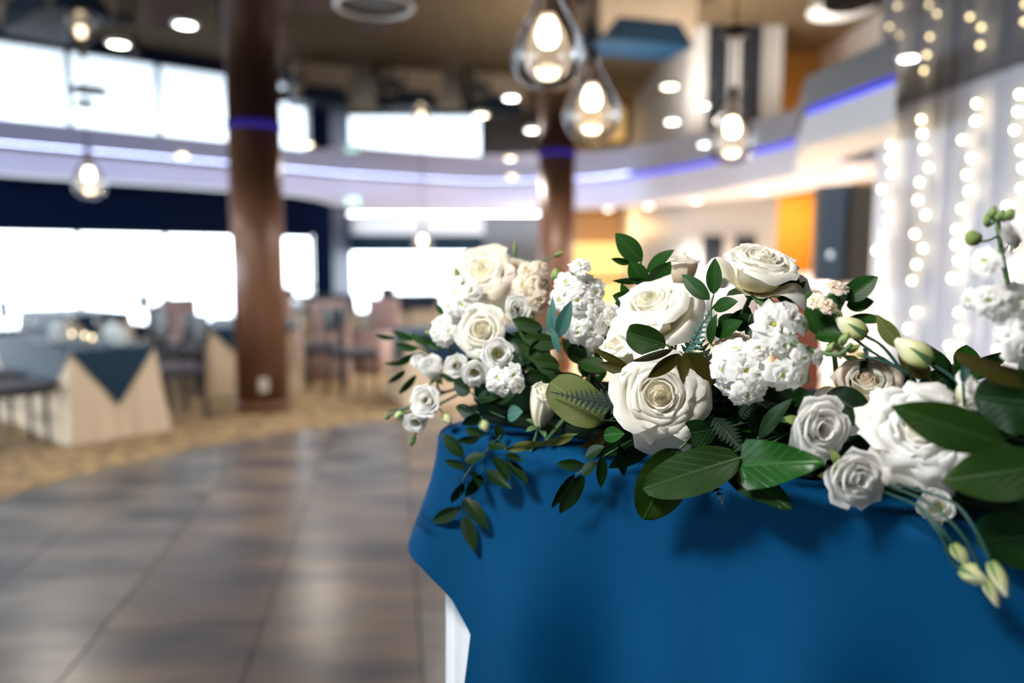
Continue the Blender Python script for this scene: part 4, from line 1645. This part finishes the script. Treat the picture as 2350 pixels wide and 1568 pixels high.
rose(2108, 985, -.01, .046, cdir(-.28, .42, .80), 'large ruffled white bloom behind the broad green leaf', .3, 1.0, 26, 21, tipk=-.3, outer=[(245, .35, .7), (300, .45, .6), (150, .3, .6), (60, .3, .7)], mo=mp_liz, ruf=3.2)
rose(2232, 905, .03, .028, cdir(.5, .6, .5), 'small white bloom peeking out right of the broad green leaf', .6, .8, 16, 22, mo=mp_liz)

# ------------------------------------------------------------------ lisianthus
lisianthus(1880, 982, -.03, .036, cdir(.22, .08, 1), 'white lisianthus with an open olive throat beside the glossy leaf', .3, 31)
lisianthus(1960, 1095, -.045, .034, cdir(.14, -.02, 1), 'white lisianthus lowest at the table edge, below its twin', 2.1, 32, hole=.13)
lisianthus(1143, 812, -.01, .024, cdir(.15, .15, 1), 'cup shaped lisianthus with a yellow centre in the left cluster', .8, 33, 9, hole=.42)
lisianthus(1090, 855, -.01, .023, cdir(.0, -.25, 1), 'white lisianthus below and left of the yellow centred one', 1.4, 34, 10, hole=.34)
lisianthus(1045, 840, .01, .020, cdir(-.1, .1, 1), 'smallest lisianthus in the left cluster', 2.0, 35, 10, hole=.25)
lisianthus(992, 845, .01, .025, cdir(-.2, .65, .6), 'upright closed lisianthus at the left end of the flowers', .3, 36, 12, .4, .2, H=.040, pist=False)
lisianthus(962, 830, .03, .017, cdir(-.5, .5, .6), 'little lisianthus bud outermost at the left end', .3, 37, 10, .3, .2, H=.026, pist=False)
lisianthus(978, 920, -.03, .027, cdir(-.2, .25, .9), 'white lisianthus hanging past the left table corner', 1.1, 38, 12, hole=.22)
lisianthus(1186, 710, .06, .026, cdir(.1, .2, .9), 'closed round white flower right of the top left rose', .5, 39, 12, .5, .12, pist=False)
lisianthus(955, 968, -.03, .021, cdir(-.1, -.35, .9), 'lisianthus lowest at the left end, with a yellow throat', .9, 40, 9, .8, .4)
lisianthus(2150, 1165, -.03, .020, cdir(-.45, .35, .6), 'small half open bloom under the large ruffled one', .9, 41, 9, .5, .3)
lisianthus(2120, 1105, .0, .020, cdir(-.1, -.7, .6), 'drooping white flower between the ruffled bloom and the trailing buds', .2, 42, 9, .7, .2, pist=False)

# ------------------------------------------------------------------ stock spikes
stock('tall white stock spike in the middle, with a green bud near its top', [(1330, 830, .0), (1335, 740, .0), (1320, 660, .0), (1312, 610, .0)],
      [(1332, 607, 46, (0, .6, .7)), (1300, 648, 56, (-.3, .3, .9)), (1345, 650, 54, (.3, .3, .9)), (1285, 690, 56, (-.4, .1, .9)), (1325, 690, 62, (0, .1, 1)),
       (1366, 672, 60, (.4, .1, .9)), (1350, 715, 60, (.2, 0, 1)), (1310, 728, 56, (-.3, 0, .9)), (1375, 718, 56, (.5, 0, .8)), (1365, 755, 62, (.2, -.1, 1)),
       (1325, 765, 54, (-.2, -.1, 1)), (1350, 795, 56, (.1, -.3, .9)), (1385, 745, 50, (.7, 0, .6)), (1300, 755, 46, (-.6, -.1, .7)), (1368, 795, 44, (.3, -.5, .8)), (1405, 728, 44, (.6, .1, .6))],
      .05, [(1277, 630, 26, 30, (-.2, .9, .2))], 1)
stock('full white stock cluster in the middle right, its stem trailing off to the right', [(1700, 900, .0), (1740, 830, .0), (1790, 785, -.01), (1850, 800, -.01), (1920, 815, -.01), (1955, 790, -.01)],
      [(1775, 745, 98, (-.15, .25, 1)), (1818, 728, 70, (.4, .4, .8)), (1845, 745, 50, (.7, .2, .6)), (1800, 793, 66, (.1, -.1, 1)), (1714, 850, 92, (-.05, .1, 1)), (1665, 818, 66, (-.6, .3, .7)),
       (1655, 850, 60, (-.7, 0, .6)), (1690, 800, 66, (-.3, .6, .6)), (1675, 890, 62, (-.4, -.3, .8)), (1715, 908, 72, (0, -.4, .9)), (1745, 895, 54, (.3, -.4, .8)),
       (1798, 862, 76, (-.05, -.15, 1)), (1835, 868, 60, (.4, -.2, .9)), (1845, 822, 56, (.4, .1, .9)), (1742, 800, 50, (0, .4, .8)), (1880, 822, 38, (.6, 0, .8)), (1740, 860, 46, (.2, 0, .9))],
      .0, [(1905, 800, 16, 34, (.4, .8, .2)), (1938, 778, 18, 36, (.5, .8, .2)), (1960, 800, 15, 30, (.8, .5, .2)), (1955, 822, 14, 28, (.9, -.1, .2)), (1847, 868, 22, 30, (.2, -.9, .3))], 2)
stock('tall white stock spike at the right edge, before the lit curtain', [(2345, 860, .06), (2338, 740, .05), (2310, 640, .05), (2295, 560, .05), (2288, 500, .05)],
      [(2262, 600, 66, (-.7, .1, .6)), (2270, 690, 78, (-.6, -.1, .8)), (2225, 690, 48, (-.8, -.3, .5)), (2320, 535, 52, (.4, .3, .8)), (2335, 560, 50, (.6, -.3, .7)),
       (2345, 690, 84, (.1, .2, 1)), (2342, 745, 96, (-.2, 0, 1)), (2350, 800, 90, (-.1, -.2, 1)), (2385, 720, 90, (.3, 0, 1)), (2285, 725, 52, (-.4, -.7, .6)), (2320, 770, 70, (-.6, -.1, .8))],
      .02, [(2265, 505, 16, 30, (-.2, .95, .1)), (2279, 487, 18, 28, (0, 1, .1)), (2296, 495, 18, 26, (.4, .9, .1)), (2318, 492, 20, 28, (.4, .9, .1)), (2232, 545, 32, 38, (-.8, .5, .3))], 3)
stock('blurred white stock cluster left of the top left rose', [(1070, 740, .0), (1062, 700, .0), (1055, 660, .0)],
      [(1045, 672, 52, (-.5, .3, .8)), (1082, 668, 50, (.2, .3, .9)), (1060, 700, 56, (-.2, 0, 1)), (1088, 700, 46, (.3, -.2, .9)), (1030, 705, 44, (-.6, -.1, .7)), (1042, 645, 40, (-.5, .6, .6))], .05, [(1048, 628, 14, 26, (-.3, .9, .1))], 4)
stock('cream stock spike right of the top left rose', [(1225, 740, .0), (1218, 680, .0), (1225, 600, .0)],
      [(1200, 655, 50, (-.3, .3, .9)), (1230, 650, 50, (.3, .3, .9)), (1210, 620, 46, (0, .5, .8)), (1240, 690, 48, (.4, 0, .9)), (1222, 695, 52, (-.1, 0, 1)), (1248, 655, 44, (.7, .1, .7)), (1240, 612, 40, (.4, .6, .7))], .12,
      [(1283, 583, 10, 22, (.8, .4, .1)), (1182, 570, 8, 36, (0, 1, .1))], 5, mp_blush)
stock('loose white stock florets at the far left end of the flowers', [(1030, 800, .0), (1015, 765, .0), (1000, 740, .0)],
      [(1012, 742, 46, (-.4, .3, .8)), (1030, 762, 44, (0, .2, 1)), (998, 765, 36, (-.6, 0, .8)), (1018, 785, 38, (0, -.3, .9))], .04, [(985, 765, 12, 20, (-.8, .3, .2))], 6)
stock('white stock florets under the yellow centred lisianthus', [(1175, 900, .0), (1165, 860, .0), (1165, 850, .0)],
      [(1140, 868, 50, (-.3, .1, .9)), (1178, 862, 52, (.3, .2, .9)), (1160, 890, 48, (0, -.2, 1)), (1190, 888, 40, (.5, -.2, .8)), (1128, 890, 34, (-.4, -.4, .8))], -.01, [], 7)
stock('small white stock floret on a thin stem before the loudspeaker', [(1905, 735, .0), (1890, 700, .0), (1912, 668, .0)],
      [(1920, 655, 56, (.1, .8, .4)), (1900, 700, 46, (.1, .6, .7)), (1868, 690, 40, (-.6, .4, .6))], .06, [], 8, mp_blush)
stock('blush stock florets deep behind the middle right cluster', [(1660, 880, .0), (1690, 840, .0), (1740, 800, .0)],
      [(1690, 775, 56, (-.2, .7, .6)), (1735, 790, 48, (.1, .8, .5)), (1655, 800, 50, (-.5, .5, .6)), (1925, 800, 44, (.2, .5, .8))], .06, [], 9, mp_blush)
stock('pale stock florets showing between the tilted rose and the middle spike', [(1420, 740, .0), (1425, 700, .0), (1440, 680, .0)],
      [(1425, 735, 48, (-.3, .3, .9)), (1452, 672, 44, (-.3, .7, .6))], .09, [], 10)

# ------------------------------------------------------------------ buds on long stems


def budspray(label, specs, off, cat='flower bud', name='lisianthus_buds'):
    """specs: (stem points..., bud width, bud height, material)"""
    p = specs[0][0][0]
    t = thing(name, Q(*p[:2], off), label, cat)
    for pts, w, h, m in specs:
        S = [Q(q[0], q[1], off + (q[2] if len(q) > 2 else 0)) for q in pts]
        C = catmull(S, 18)
        MB().tube(C, .0017, 6).obj('stem', mp_dstem, t, True, True)
        d = nrm(C[-1] - C[-3])
        wh, ww = h / F_PX * C[-1][1], w / F_PX * C[-1][1]
        bud_part(t, C[-1] + d * wh * .48, ww, wh, d, m)
    return t


budspray('trailing spray of pale buds hanging over the table edge at lower right',
         [([(2030, 1130, .0), (2110, 1165, -.02), (2165, 1220, -.03), (2188, 1250, -.03)], 32, 58, mp_bud),
          ([(2040, 1115, .0), (2130, 1155, -.02), (2210, 1230, -.03), (2262, 1330, -.03)], 28, 70, mp_bud),
          ([(2060, 1112, .0), (2180, 1150, -.02), (2235, 1210, -.03), (2275, 1290, -.035)], 34, 84, mp_bud),
          ([(2110, 1165, -.02), (2160, 1230, -.03), (2185, 1290, -.03), (2205, 1305, -.03)], 46, 62, mp_bud)], -.03)
budspray('pale green lisianthus bud pointing left, highest of the right hand buds',
         [([(2210, 905, .0), (2190, 870, .0), (2135, 832, .0)], 58, 92, mp_bud)], .03)
budspray('pale bud with a green calyx on dark stems left of the leaf at the curtain',
         [([(2080, 865, .0), (2030, 800, .0), (1985, 770, .0)], 46, 76, mp_bud), ([(2085, 860, .0), (1990, 800, .0), (1945, 760, .0), (1930, 730, .0)], 10, 24, mp_gbud),
          ([(2090, 858, .0), (2040, 835, .0), (1985, 818, .0)], 10, 20, mp_gbud)], .04)
budspray('thin twig of tiny green buds reaching out at the far left',
         [([(1010, 930, .0), (950, 930, .0), (893, 955, .0)], 11, 20, mp_gbud), ([(1000, 945, .0), (965, 975, .0), (950, 1005, .0)], 14, 26, mp_gbud), ([(960, 930, .0), (925, 940, .0), (893, 944, .0)], 6, 10, mp_gbud),
          ([(980, 940, .0), (945, 945, .0), (928, 950, .0)], 22, 34, mp_bud), ([(1000, 930, .0), (1015, 945, .0), (1020, 952, .0)], 22, 28, mp_bud),
          ([(1060, 930, .0), (1100, 950, .0), (1108, 965, .0)], 24, 30, mp_bud)], -.02)

# ------------------------------------------------------------------ leaf sprigs placed leaf by leaf
sprig('upright ruscus sprig rising above the tilted cream rose',
      [(1474, 600, 1412, 535, 44, .2), (1450, 600, 1402, 594, 16, .7), (1482, 655, 1444, 598, 40, .1), (1480, 640, 1404, 645, 15, .8), (1484, 625, 1548, 573, 26, .6),
       (1490, 660, 1540, 600, 40, -.2), (1460, 690, 1405, 678, 32, .3), (1450, 700, 1425, 650, 22, .4), (1465, 705, 1410, 695, 22, .8)],
      .07, mp_rus, [[(1485, 720), (1482, 655), (1470, 600)]], seed=4)
sprig('thin ruscus sprig of three leaves right of the tilted cream rose',
      [(1629, 688, 1565, 630, 34, .1), (1638, 676, 1641, 592, 32, .2), (1637, 708, 1694, 692, 30, .5), (1640, 770, 1705, 737, 34, .3), (1630, 790, 1645, 720, 20, .8)],
      .03, mp_rus, [[(1632, 810), (1632, 740), (1632, 700), (1638, 676)]], seed=5)
sprig('leafy ruscus sprig beside the loudspeaker and curtain',
      [(1895, 735, 1852, 668, 42, .2), (1938, 690, 2016, 634, 46, .3), (1942, 702, 2006, 692, 34, .1), (1912, 715, 1947, 650, 30, .5), (1922, 722, 1912, 672, 26, .3), (1945, 732, 2034, 738, 22, .7),
       (1888, 765, 1930, 715, 44, .3), (1870, 770, 1960, 770, 36, .5), (1884, 770, 1850, 700, 30, .6)], .05, mp_rus, [[(1870, 780), (1910, 735), (1938, 690)]], seed=6)
sprig('drooping ruscus sprig hanging lowest over the left of the teal cloth',
      [(1064, 1048, 1015, 995, 30, .2), (1072, 1071, 1019, 1059, 20, .5), (1066, 1058, 1114, 1045, 24, .3), (1061, 1108, 1036, 1155, 24, .6), (1105, 1088, 1068, 1141, 26, .3), (1084, 1080, 1100, 1122, 20, .7),
       (1056, 1167, 992, 1198, 30, .1), (1066, 1142, 1120, 1214, 32, .1), (1065, 1183, 1090, 1266, 30, .1), (1117, 1080, 1173, 1123, 26, .2), (1132, 1048, 1171, 1104, 24, .5),
       (1163, 1059, 1213, 1112, 22, .5), (1160, 1042, 1198, 1061, 18, .6), (1120, 1020, 1163, 1028, 22, .4), (1100, 1005, 1050, 1012, 20, .4), (1110, 1000, 1068, 985, 24, .3)], -.05, mp_rusd,
      [[(1150, 1000), (1110, 1040), (1080, 1075), (1061, 1108), (1057, 1150), (1066, 1183)], [(1130, 1010), (1114, 1050), (1108, 1085)]], seed=7, mstem=mp_dstem)
sprig('ruscus sprig splayed over the cloth below the half closed bud',
      [(1340, 1088, 1284, 1180, 36, .1), (1318, 1088, 1265, 1167, 22, .5, -.01, -.03), (1342, 1068, 1277, 1065, 26, .3), (1343, 1051, 1388, 1025, 26, .5), (1381, 1048, 1379, 1120, 24, .4), (1421, 1022, 1432, 1094, 24, .5),
       (1385, 1000, 1434, 996, 34, .1, -.01, -.01, mp_glo), (1335, 1090, 1372, 1060, 24, .5), (1450, 1000, 1405, 1010, 22, .6)], -.06, mp_rusd, [[(1450, 1010), (1390, 1045), (1322, 1090)]], seed=8, mstem=mp_stem)
sprig('blue green sprig of three upright leaves before the middle stock spike',
      [(1281, 775, 1312, 690, 30, .2), (1275, 765, 1268, 680, 16, .6), (1272, 775, 1258, 705, 20, .6), (1285, 812, 1268, 740, 16, .8)], -.02, mp_blu, [[(1292, 830), (1283, 800), (1278, 765)]], seed=9, name='eucalyptus_sprig')
sprig('bronze tinted sprig curling over the top of the big front rose',
      [(1560, 812, 1486, 868, 30, .4, -.05, -.07), (1545, 800, 1450, 830, 18, .8, -.05, -.06), (1562, 815, 1566, 876, 28, .4, -.05, -.075), (1570, 810, 1625, 910, 70, .3, -.01, .01), (1440, 838, 1360, 800, 18, .6, -.02, -.02), (1445, 850, 1375, 835, 26, .4, -.02, -.02)],
      -.02, mp_bro, [[(1600, 815), (1562, 812), (1540, 800)]], seed=10, name='bronze_sprig')
sprig('dark sprig tucked below the left lisianthus group',
      [(1080, 900, 1040, 880, 34, .3), (1095, 915, 1160, 905, 30, .4), (1130, 930, 1135, 870, 24, .3), (1140, 925, 1192, 895, 24, .4), (1095, 950, 1045, 935, 30, .3), (1110, 950, 1060, 975, 26, .4),
       (1145, 935, 1100, 945, 34, .4), (1165, 955, 1200, 945, 34, .3, 0, 0, mp_blu), (1140, 975, 1150, 1010, 20, .5)], -.02, mp_rusd, [[(1160, 960), (1120, 940), (1080, 900)]], seed=12, mstem=mp_dstem)
sprig('feathery dark sprig at the far left behind the lisianthus',
      [(960, 800, 905, 790, 18, .4), (970, 810, 915, 830, 16, .5), (950, 780, 900, 760, 14, .5), (980, 790, 940, 765, 16, .3), (930, 850, 890, 880, 14, .5), (955, 860, 915, 905, 16, .3), (1010, 800, 965, 775, 20, .5), (940, 830, 880, 835, 12, .5),
       (1020, 720, 1000, 700, 14, .4), (905, 775, 860, 768, 12, .5)],
      .06, mp_rus, [[(1010, 830), (960, 800), (900, 780)]], seed=13)
sprig('sprig of glossy leaves in the gap right of the left cluster',
      [(1270, 830, 1195, 790, 40, .3), (1290, 790, 1195, 775, 36, .2), (1245, 750, 1175, 735, 34, .4), (1285, 840, 1225, 830, 44, .2), (1300, 860, 1215, 860, 40, .5), (1310, 790, 1340, 840, 40, .3), (1330, 830, 1400, 850, 36, .4), (1260, 780, 1215, 820, 40, .3)],
      .02, mp_sal, [[(1310, 880), (1270, 830), (1240, 745)]], seed=14)
sprig('sprig of dark leaves behind the tallest rose',
      [(1800, 700, 1822, 615, 50, .2), (1790, 720, 1850, 645, 30, .4), (1800, 690, 1850, 652, 34, .3), (1775, 740, 1745, 670, 40, .2), (1790, 745, 1760, 690, 36, .3), (1690, 770, 1720, 705, 50, .3), (1740, 780, 1700, 720, 60, .2), (1655, 760, 1690, 720, 40, .3)],
      .13, mp_rusd, [[(1780, 800), (1790, 720), (1822, 640)]], seed=15, mstem=mp_dstem)

# ------------------------------------------------------------------ single large leaves
big_leaf('dark salal leaf pointing straight down, furthest down the cloth', 1560, 1030, 1476, 1194, 118, -.05, -.075, mp_sal, roll=.1, seed=1, bend=.10)
big_leaf('broad salal leaf lying sideways over the one that points down', 1700, 1052, 1474, 1124, 112, -.06, -.085, mp_sal, roll=-.15, seed=2, bend=.12)
big_leaf('glossy bright green heart shaped leaf with a red stalk', 1698, 1068, 1892, 1062, 128, -.06, -.06, mp_glo, kind='heart', roll=.1, seed=3, wave=.05, bend=.14, fold=.22,
         petiole=[(1692, 1090), (1700, 1112), (1726, 1128)], mpet=mp_red)
big_leaf('dark leaf in shadow beneath the glossy heart shaped one', 1668, 1078, 1818, 1168, 70, -.04, -.06, mp_rusd, roll=.3, seed=4, wave=.08)
big_leaf('round olive leaf with a fern frond lying across it', 1385, 965, 1262, 878, 108, -.035, -.045, mp_oli, kind='round', roll=.0, seed=5, fold=.06, wave=.03)
big_leaf('long olive leaf lying flat under the half closed rose bud', 1316, 1000, 1158, 1030, 30, -.05, -.06, mp_oli, roll=.7, seed=6, wave=.22, fold=.05)
big_leaf('folded grey green leaf under the tilted cream rose', 1530, 792, 1438, 762, 72, -.035, -.045, mp_sal, kind='round', roll=.3, seed=7, fold=.4)
big_leaf('broad green leaf crossing the large ruffled bloom', 2308, 1022, 2044, 932, 108, -.06, -.075, mp_sal, kind='rus', roll=.1, seed=8, fold=.1, bend=.10)
big_leaf('broad green leaf nearest the lower right corner', 2420, 1070, 2160, 1106, 128, -.06, -.075, mp_sal, kind='rus', roll=.0, seed=9, fold=.1)
big_leaf('dark curled leaf with a hooked tip before the curtain', 2400, 880, 2190, 812, 60, -.03, -.03, mp_bro, roll=.65, seed=10, fold=.2, bend=.25)
big_leaf('big shadowed leaf at the right edge below the stock spike', 2420, 930, 2235, 910, 150, -.03, -.01, mp_rusd, roll=.3, seed=11, fold=.3)
big_leaf('dark leaf at the right edge behind the trailing buds', 2400, 1230, 2240, 1240, 150, -.05, -.03, mp_rusd, roll=.3, seed=12)
big_leaf('olive leaf standing beside the pale bud at the curtain', 2070, 800, 2010, 722, 40, .04, .05, mp_oli, kind='rus', roll=.3, seed=13)
big_leaf('olive leaf under the pale green bud', 2135, 870, 2060, 800, 52, .05, .05, mp_bro, kind='rus', roll=.2, seed=14)
big_leaf('narrow dark leaf standing upright beside the curled leaf', 2210, 880, 2222, 818, 20, .0, .0, mp_dstem, kind='rus', roll=.2, seed=15)
big_leaf('dark blue green leaf left of the open throated lisianthus', 1740, 1005, 1818, 915, 40, -.02, -.03, mp_rusd, kind='rus', roll=.5, seed=16)
big_leaf('dark leaf right of the open throated lisianthus', 1990, 960, 1900, 900, 90, .02, .03, mp_rusd, roll=.2, seed=17)
big_leaf('green leaf in shadow under the big front rose', 1640, 985, 1560, 1000, 70, -.03, -.03, mp_rusd, roll=.3, seed=18)
big_leaf('broad leaf rising behind the middle right cluster', 1700, 800, 1725, 720, 66, .05, .07, mp_rusd, kind='round', roll=.1, seed=19)
big_leaf('dark narrow leaf left of the round olive leaf', 1500, 970, 1370, 1045, 60, -.03, -.045, mp_rusd, kind='rus', roll=.4, seed=20)
big_leaf('long shaded leaf crossing left behind the front rose', 1480, 960, 1330, 1030, 46, -.02, -.04, mp_bro, kind='rus', roll=.5, seed=21)
big_leaf('dark leaf edge on below the round olive leaf', 1500, 1010, 1395, 1075, 50, -.035, -.05, mp_rusd, kind='rus', roll=.6, seed=22)

# ------------------------------------------------------------------ ferns
fern('dark fern frond lying on the round olive leaf', 1420, 930, 1264, 900, 90, -.06, -.065, 13, .2, 1)
fern('fern frond tip hanging below the salal leaves', 1610, 1050, 1664, 1168, 70, -.05, -.075, 12, .2, 2)
fern('blue green fern frond between the two upright roses', 1570, 830, 1640, 700, 80, .02, .05, 11, .5, 3, mp_blu)
fern('fern frond standing in shadow behind the front rose', 1650, 880, 1580, 740, 90, .02, .04, 12, -.3, 4)
fern('fern frond in deep shadow left of the glossy leaf', 1640, 960, 1720, 1060, 80, -.03, -.05, 12, .4, 5)
fern('small fern tip in the middle of the shadow below the stock', 1700, 960, 1740, 905, 50, .0, -.01, 10, .3, 6)
fern('fern frond below the pale bud spray', 2090, 1060, 1990, 1150, 70, .0, -.01, 12, .2, 7)

# ------------------------------------------------------------------ filler greens deep in the arrangement
rf = random.Random(77)
FL = 'dark green leafy sprig tucked deep among the white flowers'
for i in range(26):
    s = .0 + .84 * (i + .5) / 26
    b = fp(s, OFF + rf.uniform(-.05, .03))
    base = np.array([b[0], b[1], TOPZ + .05])
    t = thing('filler_sprig', base, FL, 'leaf sprig', 'dark filler greens')
    d = nrm(np.array([*(-NV * rf.uniform(-.5, 1.1) + AV * rf.uniform(-.5, .5)), rf.uniform(.15, 1.0)]))
    L = rf.uniform(.09, .135)
    tipp = base + d * L + np.array([0, 0, -.03])
    C = catmull([base, base + d * L * .55 + np.array([0, 0, .01]), tipp], 12)
    MB().tube(C, .0013, 5).obj('stem', mp_dstem, t, True, True)
    for k in range(8):
        q = C[2 + k] if k < 9 else C[-1]
        sd = nrm(np.cross(d, [0, 0, 1])) * (1 if k % 2 else -1)
        ld_ = nrm(sd * rf.uniform(.5, 1) + d * rf.uniform(.3, .9) + np.array([0, 0, rf.uniform(-.5, .3)]))
        l = rf.uniform(.038, .062)
        add_leaf(t, q, q + ld_ * l, l * rf.uniform(.38, .5), nrm(cdir(rf.uniform(-.5, .5), rf.uniform(0, .8), 1)), mp_rusd if k % 3 else mp_rus,
                 bend=rf.uniform(.05, .25), fold=.2, seed=i * 9 + k, nu=5, nv=9)
